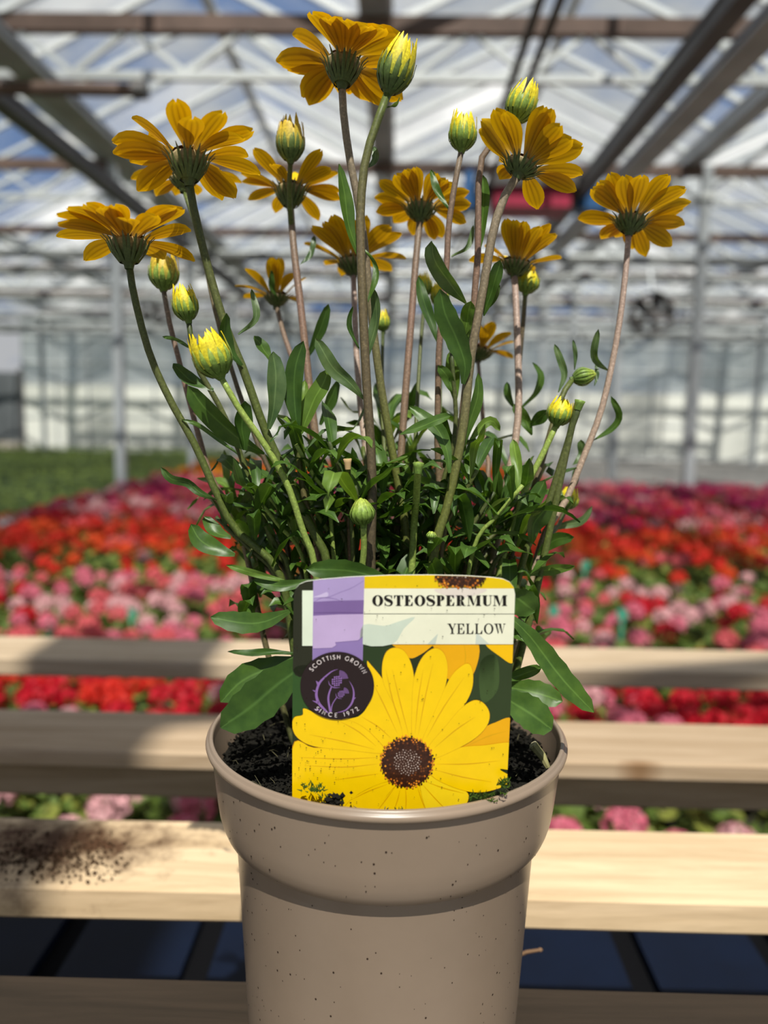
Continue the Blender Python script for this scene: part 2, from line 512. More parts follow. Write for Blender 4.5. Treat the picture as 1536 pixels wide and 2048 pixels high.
PETC = {
    'magenta': (0.36, 0.005, 0.085), 'red': (0.60, 0.006, 0.022), 'orange': (0.78, 0.075, 0.012),
    'scarlet': (0.72, 0.025, 0.012), 'coral': (0.78, 0.13, 0.15), 'pink': (0.74, 0.17, 0.25), 'pale': (0.80, 0.42, 0.44), 'amber': (0.80, 0.30, 0.01),
}
ger_leaf = mat('geranium_leaf', (0.085, 0.13, 0.022), 0.6, 0.3, var=0.45, vscale=18, trans=0.2, tcol=(0.14, 0.2, 0.02))
ger_leaf2 = mat('geranium_leaf_young', (0.20, 0.22, 0.04), 0.6, 0.3, var=0.35, vscale=18, trans=0.25)
PETM = {k: mat('geranium_petal_' + k, tuple(q * .78 for q in v), 0.55, 0.25, var=0.22, vscale=40, trans=0.2) for k, v in PETC.items()}
def floret_head(r, n, rnd, petals=5, pal=0):
    """domed cluster of little flat florets"""
    vs, fs = [], []
    for i in range(n):
        z = 1 - 1.35 * (i + .5) / n
        ph = i * 2.39996 + rnd.uniform(-.2, .2)
        q = math.sqrt(max(0, 1 - z * z))
        nrm = Vector((q * math.cos(ph), q * math.sin(ph), z)).normalized()
        c = nrm * r * rnd.uniform(.85, 1.06)
        u = nrm.orthogonal().normalized(); v = nrm.cross(u)
        s = r * rnd.uniform(.36, .5)
        k0 = len(vs)
        vs.append(c - nrm * s * .25)
        a0 = rnd.uniform(0, 6)
        for p_ in range(petals):
            a = a0 + 2 * math.pi * p_ / petals
            for da in (-.5, .0, .5):
                rr = s * (1.0 if da == 0 else .86)
                d = u * math.cos(a + da) + v * math.sin(a + da)
                vs.append(c + d * rr + nrm * s * .1)
            fs.append((k0, k0 + 1 + p_ * 3, k0 + 2 + p_ * 3, k0 + 3 + p_ * 3))
    return vs, fs
def ger_foliage(rnd, n, R0, H):
    vs, fs, mi = [], [], []
    for i in range(n):
        a = rnd.uniform(0, 2 * math.pi); rr = R0 * math.sqrt(rnd.random())
        h = H * (rnd.uniform(.25, 1.0)) * (1 - .35 * (rr / R0) ** 2)
        c = Vector((rr * math.cos(a), rr * math.sin(a), h))
        nrm = Vector((.7 * math.cos(a) * rr / R0 + rnd.uniform(-.35, .35), .7 * math.sin(a) * rr / R0 + rnd.uniform(-.35, .35), 1)).normalized()
        u = nrm.orthogonal().normalized(); v = nrm.cross(u)
        s = rnd.uniform(.022, .04)
        k0 = len(vs)
        vs.append(c - nrm * s * .25)
        m = 9
        for k in range(m):
            b_ = .35 + (2 * math.pi - .5) * k / (m - 1)
            vs.append(c + (u * math.cos(b_) + v * math.sin(b_)) * s * (1 if k % 2 else .88) + nrm * s * .06 * math.sin(3 * b_))
        for k in range(m - 1):
            fs.append((k0, k0 + 1 + k, k0 + 2 + k)); mi.append(1 if i % 4 == 0 else 0)
    return vs, fs, mi
rnd = random.Random(3)
FOL = []
for k in range(5):
    v, f, mi = ger_foliage(rnd, 34, .10, .17)
    FOL.append(mesh('foliage', v, f, [ger_leaf, ger_leaf2], mi=mi))
HEADV = [floret_head(r, n, rnd) for r, n in ((.034, 20), (.040, 24), (.030, 18))]
HEADM = {(k, i): mesh('flower_head', HEADV[i][0], HEADV[i][1], PETM[k]) for k in PETM for i in range(3)}
def pickcol(x, y, rnd):
    w = noise.noise(Vector((x * .8, y * .8, 2.1)))
    q = rnd.random()
    if y < 1.75: t_ = [('pink', .7), ('pale', .18), ('coral', .12)]
    elif y < 2.38: t_ = [('red', .82), ('pink', .08), ('scarlet', .1)]
    elif y < 3.65: t_ = [('coral', .46), ('pink', .26), ('pale', .15), ('red', .13)]
    elif y < 4.2: t_ = [('coral', .35), ('scarlet', .35), ('orange', .3)]
    elif y < 5.5: t_ = [('scarlet', .5), ('orange', .42), ('coral', .08)]
    elif y < 6.5: t_ = [('coral', .35), ('red', .25), ('pale', .25), ('pink', .15)] if w < .1 else [('magenta', .6), ('red', .4)]
    elif y < 9.3: t_ = [('magenta', .55), ('coral', .2), ('pink', .15), ('red', .1)] if w > -.15 else [('coral', .4), ('pale', .25), ('magenta', .35)]
    else: t_ = [('amber', .5), ('orange', .5)]
    for k, p_ in t_:
        q -= p_
        if q <= 0:
            return k
    return t_[0][0]
def nheads(y, rnd):
    if y < 1.7: return rnd.choice([1, 2, 2])
    if 3.7 < y < 4.35: return rnd.choice([0, 1, 1])
    if y < 2.4: return rnd.choice([4, 5])
    return rnd.choice([1, 2, 3]) if y < 3.65 else rnd.choice([2, 3, 3, 4])
spots = []
y = 1.42; row = 0
while y < 12.1:
    step = .19
    for k in range(-16, 31):
        x = k * step + (row % 2) * step / 2 + rnd.uniform(-.03, .03)
        yy = y + rnd.uniform(-.03, .03)
        if x < -2.77 or x > 5.45 or (yy > 9.2 and x > 1.9):
            continue
        if x / yy < -2.2 or x / yy > 1.6:
            continue
        if not (-.53 < x / yy < .50):
            vis = False
        else:
            vis = True
        spots.append((yy, x, vis, row))
    y += step * .87; row += 1
spots.sort(key=lambda s: (not s[2], s[0]))
GLAB = {'magenta': 'magenta', 'red': 'crimson red', 'orange': 'orange', 'scarlet': 'scarlet', 'coral': 'coral', 'pink': 'rose pink', 'pale': 'pale pink', 'amber': 'amber'}
far = []
near_n = 0
ORD = 'first second third fourth fifth sixth seventh eighth ninth tenth eleventh twelfth thirteenth fourteenth fifteenth sixteenth seventeenth eighteenth nineteenth twentieth'.split()
def ordinal(n):
    if n < 20: return ORD[n]
    tens = ['twenty', 'thirty', 'forty'][(n + 1) // 10 - 2]
    return tens + '-' + ORD[(n + 1) % 10 - 1] if (n + 1) % 10 else {30: 'thirtieth', 40: 'fortieth', 20: 'twentieth'}[n + 1]
nearset = [q for q in spots if q[2]][:292]
rowpos = {}
for r_ in set(q[3] for q in nearset):
    for i_, q in enumerate(sorted([q for q in nearset if q[3] == r_], key=lambda q: q[1])):
        rowpos[q] = i_
for spot in spots:
    yy, x, vis, rw = spot
    k = pickcol(x, yy, rnd)
    nh = nheads(yy, rnd)
    # hidden behind the wooden slats of the bench
    if vis and near_n < 292:
        near_n += 1
        t = thing('geranium_plant', (x, yy, BED_Z), '%s geranium, %s from the left in the %s row behind the bench' % (GLAB[k], ordinal(rowpos[spot]), ordinal(rw)), 'geranium', '%s geraniums in the near rows of the bed' % GLAB[k])
        t.rotation_euler.z = rnd.uniform(0, 6.28)
        obj('foliage', rnd.choice(FOL), t)
        for h in range(nh):
            a = 2 * math.pi * h / max(1, nh) + rnd.uniform(-.5, .5); rr = rnd.uniform(.03, .08)
            kk = k if rnd.random() < .85 else ('pale' if k in ('pink', 'coral') else k)
            hd = obj('flower_head', HEADM[(kk, rnd.randrange(3))], t, (rr * math.cos(a), rr * math.sin(a), rnd.uniform(.17, .215)))
            hd.rotation_euler = (rnd.uniform(-.4, .4), rnd.uniform(-.4, .4), rnd.uniform(0, 6))
    else:
        far.append((x, yy, k, nh))
# the rest of the bed: one object nobody could count
vs, fs, mi = [], [], []
keys = list(PETM)
fmats = [ger_leaf, ger_leaf2] + [PETM[k] for k in keys]
for (x, yy, k, nh) in far:
    v, f, m_ = ger_foliage(rnd, 14, .11, .17)
    o0 = len(vs); c = Vector((x, yy, BED_Z))
    vs += [c + Vector(q) for q in v]; fs += [tuple(i + o0 for i in q) for q in f]; mi += m_
    for h in range(nh):
        v, f = floret_head(rnd.uniform(.034, .044), 9, rnd, 4)
        a = rnd.uniform(0, 6.28); rr = rnd.uniform(.02, .10)
        cc = c + Vector((rr * math.cos(a), rr * math.sin(a), rnd.uniform(.17, .215)))
        o0 = len(vs); vs += [cc + q * 1.15 for q in v]; fs += [tuple(i + o0 for i in q) for q in f]; mi += [2 + keys.index(k)] * len(f)
o = obj('geranium_rows', mesh('geranium_rows', vs, fs, fmats, mi=mi))
tag(o, 'distant massed geraniums in magenta, salmon and orange at the back of the bed', 'geraniums', kind='stuff')
# teal tags among the geraniums
teal = mat('teal_tag', (0.06, 0.30, 0.20), 0.4, var=0.1)
tw = [(1265, 1638, 1.5, 'beside the pink flowers between the near slats'), (1000, 1385, 2.15, 'between red geraniums right of the plant'),
      (330, 1418, 2.1, 'between red geraniums left of the plant'), (98, 1250, 2.75, 'in the coral geraniums at the left edge'),
      (262, 1226, 2.95, 'among pink geraniums left of the plant'), (505, 1215, 3.0, 'just left of the plant leaves among pink geraniums'), (1108, 1222, 2.95, 'just right of the plant label among pink geraniums'),
      (1245, 1228, 2.9, 'among pink geraniums right of the plant'), (1170, 1130, 3.9, 'at the green foliage row right of the plant')]
for (px, py, Y, lab) in tw:
    c = P(px, py, Y)
    s = .021
    t = thing('plant_tag', (c.x, c.y, BED_Z), 'small teal plastic tag ' + lab, 'tag', 'teal tags in the geranium bed')
    mb = MB()
    v = [(c.x + s * u * 1.0, c.y, c.z + s * w_) for u, w_ in ((-1, -1), (1, -1), (1, .4), (.6, 1), (-.6, 1), (-1, .4))]
    v2 = [(q[0], q[1] + .0012, q[2]) for q in v]
    mb.add(v + v2, [(0, 1, 2, 3, 4, 5), (11, 10, 9, 8, 7, 6)] + [(i, (i + 1) % 6, 6 + (i + 1) % 6, 6 + i) for i in range(6)])
    mb.build('head', teal, t)
    mb = MB(); mb.box((c.x - .006, c.y, BED_Z), (c.x + .006, c.y + .0012, c.z - s)); mb.build('stake', teal, t)
# green crop on the left
vs, fs = [], []
rnd = random.Random(11)
for i in range(15000):
    yy = 3.2 + 19.8 * rnd.random() ** 1.2; x = -3.35 - rnd.random() * (9.2)
    if x / yy < -.62:
        continue
    h = rnd.uniform(.06, .15); a = rnd.uniform(0, 6.28); s = rnd.uniform(.035, .075)
    d = Vector((math.cos(a), math.sin(a), 0)); n_ = Vector((-d.y, d.x, 0))
    c = Vector((x, yy, .03 + h))
    o0 = len(vs)
    vs += [c - n_ * s * .5, c + d * s + Vector((0, 0, s * .5)), c + n_ * s * .5, c - d * s + Vector((0, 0, s * .4))]
    fs.append((o0, o0 + 1, o0 + 2, o0 + 3))
o = obj('seedling_crop', mesh('seedling_crop', vs, fs, mat('seedling_leaf', (0.15, 0.20, 0.045), .6, .3, var=.3, vscale=2, trans=.3)))
tag(o, 'green carpet of young plants on the left beyond the bench rail', 'seedlings', kind='stuff')
mb = MB(); mb.box((-12.7, 3.0, 0.002), (-3.25, 23.2, .03))
o = mb.build('crop_mat', mat('crop_mat', (0.035, 0.055, 0.02), .9, .1, var=.3, vscale=2)); tag(o, 'dark matting under the green seedlings on the left', 'mat')

# ================================================================== SLATTED BENCH
TOP = CAMZ - 0.31
TH = 0.024
def wood_mat(name, base, dark, dirt=None, seed=0.0, knot=None):
    m = bpy.data.materials.new(name)
    m.use_nodes = True
    t = m.node_tree
    b = t.nodes['Principled BSDF']
    b.inputs['Roughness'].default_value = .75
    b.inputs['Specular IOR Level'].default_value = .2
    c = N(t, 'ShaderNodeTexCoord')
    mp_ = N(t, 'ShaderNodeMapping')
    mp_.inputs['Scale'].default_value = (1.2, 14, 14)
    mp_.inputs['Location'].default_value = (seed, seed * 2.3, seed * .7)
    t.links.new(c.outputs['Object'], mp_.inputs[0])
    n1 = N(t, 'ShaderNodeTexNoise', Scale=4.0, Detail=7.0, Roughness=.65, Distortion=.6)
    t.links.new(mp_.outputs[0], n1.inputs['Vector'])
    r = N(t, 'ShaderNodeValToRGB')
    r.color_ramp.elements[0].position, r.color_ramp.elements[1].position = .33, .62
    r.color_ramp.elements[0].color = (*dark, 1); r.color_ramp.elements[1].color = (*base, 1)
    t.links.new(n1.outputs['Fac'], r.inputs[0])
    col = r.outputs[0]
    if knot:
        for (kx, ky) in knot:
            vm = N(t, 'ShaderNodeVectorMath', operation='SUBTRACT'); vm.inputs[1].default_value = (kx, ky, 0)
            t.links.new(c.outputs['Object'], vm.inputs[0])
            m3 = N(t, 'ShaderNodeVectorMath', operation='MULTIPLY'); m3.inputs[1].default_value = (45, 90, 0)
            t.links.new(vm.outputs[0], m3.inputs[0])
            ln = N(t, 'ShaderNodeVectorMath', operation='LENGTH'); t.links.new(m3.outputs[0], ln.inputs[0])
            mr = N(t, 'ShaderNodeMapRange'); mr.inputs['From Min'].default_value = .3; mr.inputs['From Max'].default_value = 1.1
            mr.inputs['To Min'].default_value = .75; mr.inputs['To Max'].default_value = 0
            t.links.new(ln.outputs['Value'], mr.inputs['Value'])
            mx = N(t, 'ShaderNodeMix', data_type='RGBA')
            t.links.new(mr.outputs[0], mx.inputs['Factor']); t.links.new(col, mx.inputs['A']); mx.inputs['B'].default_value = (.16, .07, .02, 1)
            col = mx.outputs['Result']
    if dirt:
        (dx, dy, sx, sy) = dirt
        vm = N(t, 'ShaderNodeVectorMath', operation='SUBTRACT'); vm.inputs[1].default_value = (dx, dy, 0)
        t.links.new(c.outputs['Object'], vm.inputs[0])
        m3 = N(t, 'ShaderNodeVectorMath', operation='MULTIPLY'); m3.inputs[1].default_value = (1 / sx, 1 / sy, 0)
        t.links.new(vm.outputs[0], m3.inputs[0])
        ln = N(t, 'ShaderNodeVectorMath', operation='LENGTH'); t.links.new(m3.outputs[0], ln.inputs[0])
        mr = N(t, 'ShaderNodeMapRange'); mr.inputs['From Min'].default_value = 0.2; mr.inputs['From Max'].default_value = 1.0
        mr.inputs['To Min'].default_value = .36; mr.inputs['To Max'].default_value = -.2
        t.links.new(ln.outputs['Value'], mr.inputs['Value'])
        n3 = N(t, 'ShaderNodeTexNoise', Scale=38.0, Detail=8.0, Roughness=.7)
        t.links.new(c.outputs['Object'], n3.inputs['Vector'])
        ad = N(t, 'ShaderNodeMath', operation='ADD'); t.links.new(n3.outputs['Fac'], ad.inputs[0]); t.links.new(mr.outputs[0], ad.inputs[1])
        r2 = N(t, 'ShaderNodeValToRGB'); r2.color_ramp.elements[0].position, r2.color_ramp.elements[1].position = .52, .86
        t.links.new(ad.outputs[0], r2.inputs[0])
        mx = N(t, 'ShaderNodeMix', data_type='RGBA')
        t.links.new(r2.outputs[0], mx.inputs['Factor']); t.links.new(col, mx.inputs['A']); mx.inputs['B'].default_value = (.075, .035, .016, 1)
        col = mx.outputs['Result']
    t.links.new(col, b.inputs['Base Color'])
    bp = N(t, 'ShaderNodeBump', Strength=.35, Distance=.0015)
    n4 = N(t, 'ShaderNodeTexNoise', Scale=9.0, Detail=8.0); t.links.new(mp_.outputs[0], n4.inputs['Vector'])
    t.links.new(n4.outputs['Fac'], bp.inputs['Height']); t.links.new(bp.outputs[0], b.inputs['Normal'])
    return m
def plank(name, parent, x0, x1, y0, y1, z1, th, m, jitter=.0012, skew=0.0):
    """board with chamfered, slightly wavy edges, built along X"""
    n = 24; ch = .0025
    prof = [(y0 + ch, 0), (y0, -ch), (y0, -th + ch), (y0 + ch, -th), (y1 - ch, -th), (y1, -th + ch), (y1, -ch), (y1 - ch, 0)]
    vs, fs = [], []
    sd_ = R(0, 50)
    for i in range(n + 1):
        x = x0 + (x1 - x0) * i / n
        wf = noise.noise(Vector((x * 5, sd_, 0))) * jitter; wb = noise.noise(Vector((x * 5, sd_ + 9, 0))) * jitter; wz = noise.noise(Vector((x * 3, sd_ + 19, 0))) * jitter * .7
        for (yy, zz) in prof:
            vs.append((x, yy + (wf if yy < (y0 + y1) / 2 else wb) + skew * x, z1 + zz + wz))
    k = len(prof)
    for i in range(n):
        for j in range(k):
            fs.append((i * k + j, (i + 1) * k + j, (i + 1) * k + (j + 1) % k, i * k + (j + 1) % k))
    fs += [tuple(range(k)), tuple(range(n * k + k - 1, n * k - 1, -1))]
    cx, cy = (x0 + x1) / 2, (y0 + y1) / 2
    off = Vector(parent.location)
    org = Vector((cx, cy, z1))
    me = mesh(name, [Vector(v) - org for v in vs], [tuple(reversed(f)) for f in fs], m)
    return obj(name, me, parent, org - off)
bench2 = thing('slatted_bench', (0, .70, 0), 'pale wooden slatted bench carrying the potted plant', 'bench')
X0, X1 = -.86, .86
def sy(py):
    return PZ(768, py, TOP).y
print('SLATS', [round(sy(q), 3) for q in (1963, 1787, 1648, 1514, 1434, 1330, 1286)])
wA = wood_mat('slat_wood_pale', (.70, .52, .33), (.48, .34, .20), dirt=(-.245, .005, .17, .075), seed=1.1)
wB = wood_mat('slat_wood_tan', (.46, .34, .23), (.33, .23, .14), seed=4.2, knot=[(.225, -.052)])
wC = wood_mat('slat_wood_far', (.52, .40, .28), (.38, .28, .18), seed=8.3)
wD = wood_mat('slat_wood_shaded', (.038, .026, .017), (.024, .017, .011), seed=12.1)  # front slat: the shadow lying on it is put into the wood colour
s1 = plank('slat', bench2, X0, X1, sy(1787), sy(1648), TOP, TH, wA); s1['label'] = 'pale slat stained with soil'
plank('slat', bench2, X0, X1, sy(1514), sy(1434), TOP, .018, wB)
plank('slat', bench2, X0, X1, sy(1330), sy(1286), TOP, TH, wC)
s0 = plank('slat', bench2, X0, X1, .290, sy(1963), TOP, TH, wD); s0['label'] = 'dark brown slat with a cast shadow painted into its colour'
plank('support_board', bench2, X0, X1, sy(1514) + .028, sy(1434), TOP - .019, .040, wB)
for x in (-.80, .74):
    mb = MB(); mb.box((x, .29, TOP - .115), (x + .05, 1.12, TOP - .060)); mb.build('bearer', wB, bench2)
    for y in (.3, 1.05):
        mb = MB(); mb.box((x - .045, y, 0), (x, y + .05, TOP - .03)); mb.build('leg', wB, bench2)
# blue shelf boards under the bench
navy = mat('blue_painted_board', (0.0012, 0.0045, 0.016), .6, .2, var=.25, vscale=12)
for k in range(-5, 5):
    xa = -.03 + k * .15
    mb = MB(); mb.box((xa, .20, TOP - .262), (xa + .122, .93, TOP - .25)); o = mb.build('shelf_board', navy, bench2)
    o['label'] = 'dark blue board of the lower shelf'
mb = MB(); mb.box((-.79, .20, TOP - .275), (.70, .93, TOP - .2635)); mb.build('shelf_gap_shade', mat('gap_shade_black', (.003, .003, .004), .8, .1), bench2)  # black sheet added to stand for the shade between the boards
for y in (.31, .86):
    mb = MB(); mb.box((-.845, y, TOP - .31), (.74, y + .03, TOP - .276)); mb.build('shelf_bearer', dark_steel, bench2)
for x in (-.84, .70):
    mb = MB(); mb.box((x, .345, TOP - .345), (x + .03, 1.06, TOP - .311)); mb.build('shelf_rail', dark_steel, bench2)
# crumbs of spilled soil on the pale slat
soil_m = mat('potting_soil', (0.010, 0.009, 0.007), .95, .12, var=.5, vscale=90, bump=.6, bscale=200)
def crumb(mb, c, s, rnd):
    vs = []
    for d in ((1, 0, 0), (-1, 0, 0), (0, 1, 0), (0, -1, 0), (0, 0, 1), (0, 0, -1)):
        vs.append(Vector(c) + Vector(d) * s * rnd.uniform(.5, 1.2))
    mb.add(vs, [(0, 2, 4), (2, 1, 4), (1, 3, 4), (3, 0, 4), (2, 0, 5), (1, 2, 5), (3, 1, 5), (0, 3, 5)])
rnd = random.Random(5)
mb = MB()
crumb_m = mat('spilled_soil', (0.05, 0.028, 0.015), .95, .1, var=.4, vscale=60)
for i in range(520):
    px = rnd.gauss(*rnd.choice([(95, 70), (180, 35), (40, 60)])); py = rnd.gauss(1718, 28)
    if not 1660 < py < 1782:
        continue
    c = PZ(px, py, TOP + .0003)
    if sy(1782) < c.y < sy(1652):
        crumb(mb, c, rnd.uniform(.0004, .0017), rnd)
sp = mb.build('spilled_soil', crumb_m); tag(sp, 'crumbs of brown soil spilled on the pale slat at left', 'soil', kind='stuff')

# ================================================================== POT
D0 = .37
PCX = -.0026
def zc(z): return CAMZ + z
taupe = bpy.data.materials.new('taupe_plastic'); taupe.use_nodes = True
t = taupe.node_tree; b = t.nodes['Principled BSDF']
b.inputs['Roughness'].default_value = .30; b.inputs['Specular IOR Level'].default_value = .45
c = N(t, 'ShaderNodeTexCoord')
n = N(t, 'ShaderNodeTexNoise', Scale=9.0, Detail=6.0, Roughness=.7)
t.links.new(c.outputs['Object'], n.inputs['Vector'])
r = N(t, 'ShaderNodeValToRGB')
r.color_ramp.elements[0].position, r.color_ramp.elements[1].position = .3, .7
r.color_ramp.elements[0].color = (.225, .165, .119, 1); r.color_ramp.elements[1].color = (.258, .189, .138, 1)
t.links.new(n.outputs['Fac'], r.inputs[0]); t.links.new(r.outputs[0], b.inputs['Base Color'])
def lathe(name, prof, m, parent, n=128, smooth=True, cx=PCX, cy=D0, closed=False):
    vs, fs = [], []
    k = len(prof)
    for i in range(n):
        a = 2 * math.pi * i / n
        vs += [(cx + r_ * math.cos(a), cy + r_ * math.sin(a), zc(z)) for r_, z in prof]
    for i in range(n):
        for j in range(k if closed else k - 1):
            fs.append((i * k + j, ((i + 1) % n) * k + j, ((i + 1) % n) * k + (j + 1) % k, i * k + (j + 1) % k))
    off = Vector(parent.location)
    me = mesh(name, [Vector(v) - off for v in vs], fs, m, smooth)
    return obj(name, me, parent)
pot = thing('plant_pot', (PCX, D0, TOP), 'round taupe plastic plant pot with a stepped collar', 'pot')
BZ = -.31
body = [(.0, BZ + .004), (.058, BZ + .004), (.060, BZ), (.0655, BZ), (.0668, BZ + .003), (.0675, -.295), (.0726, -.1975), (.0730, -.1955), (.0740, -.1950),
        (.0764, -.1948), (.0772, -.1945), (.0780, -.1935), (.0792, -.1905), (.0803, -.1865), (.0812, -.180), (.0834, -.1595), (.0838, -.1545)]
for i in range(1):
    lathe('body', body, taupe, pot)
lip = []
for k in range(13):
    a = math.radians(-90 + k * 20)
    lip.append((.0838 + .0028 * math.cos(a), -.1535 + .0030 * math.sin(a)))
lip = [(.0825, -.1575), (.0838, -.1572)] + lip[1:] 
lip = [(.0833, -.1562), (.0850, -.1558), (.0860, -.1550), (.0864, -.1538), (.0861, -.1527), (.0854, -.1521), (.0851, -.1519), (.0848, -.1510), (.0842, -.1505), (.0834, -.1505), (.0829, -.1510), (.0828, -.1522), (.0826, -.156)]
lathe('rim', lip, taupe, pot)
lathe('inner_wall', [(.0826, -.156), (.0790, -.180), (.070, -.21), (.062, -.300), (0, -.300)], taupe, pot)
# specks of dirt on the pot
speck_m = mat('dirt_speck', (.03, .018, .012), .9, .1, var=.3)
rnd = random.Random(21)
mb = MB()
for i in range(230):
    a = math.radians(-90 + rnd.uniform(-80, 80)); z = rnd.uniform(-.285, -.162)
    prof = [(q[1], q[0]) for q in body[5:]]
    for j in range(len(prof) - 1):
        if prof[j][0] <= z <= prof[j + 1][0]:
            q = (z - prof[j][0]) / (prof[j + 1][0] - prof[j][0]); r_ = prof[j][1] + q * (prof[j + 1][1] - prof[j][1]); break
    nr = Vector((math.cos(a), math.sin(a), 0)); tg = Vector((-nr.y, nr.x, 0))
    c = Vector((PCX, D0, zc(z))) + nr * (r_ + .00006)
    s = rnd.choice([.00018, .00025, .0003, .00045])
    mb.add([c + tg * s * math.cos(w) + Vector((0, 0, s * math.sin(w))) + nr * .0001 for w in (0, 1.05, 2.1, 3.14, 4.2, 5.2)], [(0, 1, 2, 3, 4, 5)])
o = mb.build('dirt_specks', speck_m, pot); o['kind'] = 'stuff'
# soil
rnd = random.Random(8)
vs, fs = [], []
RN, AN = 26, 72
SOILZ = -.1665
for i in range(RN + 1):
    rr = .0792 * i / RN
    for k in range(AN):
        a = 2 * math.pi * k / AN
        x, y = rr * math.cos(a), rr * math.sin(a)
        h = noise.noise(Vector((x * 60, y * 60, 3))) * .0035 + noise.noise(Vector((x * 180, y * 180, 7))) * .0018
        if y < -.045: h += .004
        vs.append((x, y, h * (1 if i < RN else .3)))
for i in range(RN):
    for k in range(AN):
        fs.append((i * AN + k, (i + 1) * AN + k, (i + 1) * AN + (k + 1) % AN, i * AN + (k + 1) % AN))
soil = thing('potting_soil', (PCX, D0, zc(SOILZ)), 'dark peaty potting soil filling the taupe pot', 'soil', kind='stuff')
obj('surface', mesh('soil_surface', vs, fs, soil_m), soil)
mb = MB()
for i in range(4200):
    a = rnd.uniform(0, 2 * math.pi); rr = .0785 * math.sqrt(rnd.random())
    x, y = rr * math.cos(a), rr * math.sin(a)
    crumb(mb, (PCX + x, D0 + y, zc(SOILZ + .001) + rnd.uniform(0, .003) + (.004 if y < -.045 else 0)), rnd.uniform(.0004, .0016), rnd)
# heaps in front of the label
for (px, py, w, n_) in ((965, 1592, 40, 150), (668, 1602, 22, 70), (610, 1595, 14, 25), (990, 1570, 22, 90)):
    for i in range(n_):
        q = P(px + rnd.gauss(0, w * .55), py + rnd.gauss(6, 9), .2955)
        if (q - Vector((PCX, D0, q.z))).length < .0785:
            crumb(mb, (q.x, q.y, q.z), rnd.uniform(.0005, .0018), rnd)
mb.build('crumbs', soil_m, soil)
fib = mat('soil_fibre', (.10, .09, .05), .9, .1, var=.3)
mb = MB()
for i in range(130):
    a = rnd.uniform(0, 2 * math.pi); rr = .077 * math.sqrt(rnd.random())
    p0 = Vector((PCX + rr * math.cos(a), D0 + rr * math.sin(a), zc(SOILZ + .003) + (.004 if math.sin(a) * rr < -.045 else 0)))
    d = Vector((R(-1, 1), R(-1, 1), R(0, .8))).normalized() * R(.004, .011)
    mb.tube([p0, p0 + d * .5 + Vector((0, 0, R(0, .002))), p0 + d], [.00018, .00015, .0001], 4)
mb.build('fibres', fib, soil)
moss_m = mat('moss_green', (.05, .09, .012), .9, .1, var=.5, vscale=80)
mb = MB()
for (px, py, w) in ((965, 1588, 34), (1005, 1560, 8), (630, 1570, 24), (672, 1592, 18), (800, 1621, 12)):
    for i in range(46):
        q = P(px + rnd.gauss(0, w * .6), py + rnd.uniform(0, 16), .2962)
        d = Vector((R(-1, 1), R(-.4, .2), R(0.2, 1))).normalized() * R(.0008, .0028)
        mb.tube([q, q + d], [.0004, .0001], 3)
mb.build('moss', moss_m, soil)
# bark stick and twigs
bark = mat('bark_chip', (.24, .22, .10), .9, .1, var=.35, vscale=120, bump=.5)
t = thing('bark_chip', P(1080, 1512, .345), 'pale chip of bark standing in the soil right of the label', 'bark')
mb = MB(); a0, a1 = P(1066, 1490, .343), P(1096, 1535, .340)
mb.tube([a0, a0.lerp(a1, .5) + Vector((.0008, 0, 0)), a1], [.0022, .0019, .0012], 7); mb.build('chip', bark, t)
mb = MB(); mb.tube([a0 + Vector((-.0004, 0, .0004)), a0], [.0017, .0023], 7); mb.build('broken_end', mat('bark_end', (.36, .32, .2), .9, var=.2), t)
twm = mat('twig', (.22, .13, .075), .9, .1, var=.3)
t = thing('twig', PZ(1040, 1912, TOP), 'short brown twig poking out beside the pot base', 'twig')
p0 = P(1020, 1918, .430); p1 = P(1080, 1900, .425)
mb = MB(); mb.tube([p0, p0.lerp(p1, .55) + Vector((0, 0, .0012)), p1], [.0011, .0011, .0009], 6); mb.build('stick', twm, t)
mb = MB(); mb.tube([p1, p1 + (p1 - p0).normalized() * .0014], [.0013, .0007], 6); mb.build('tip', twm, t)

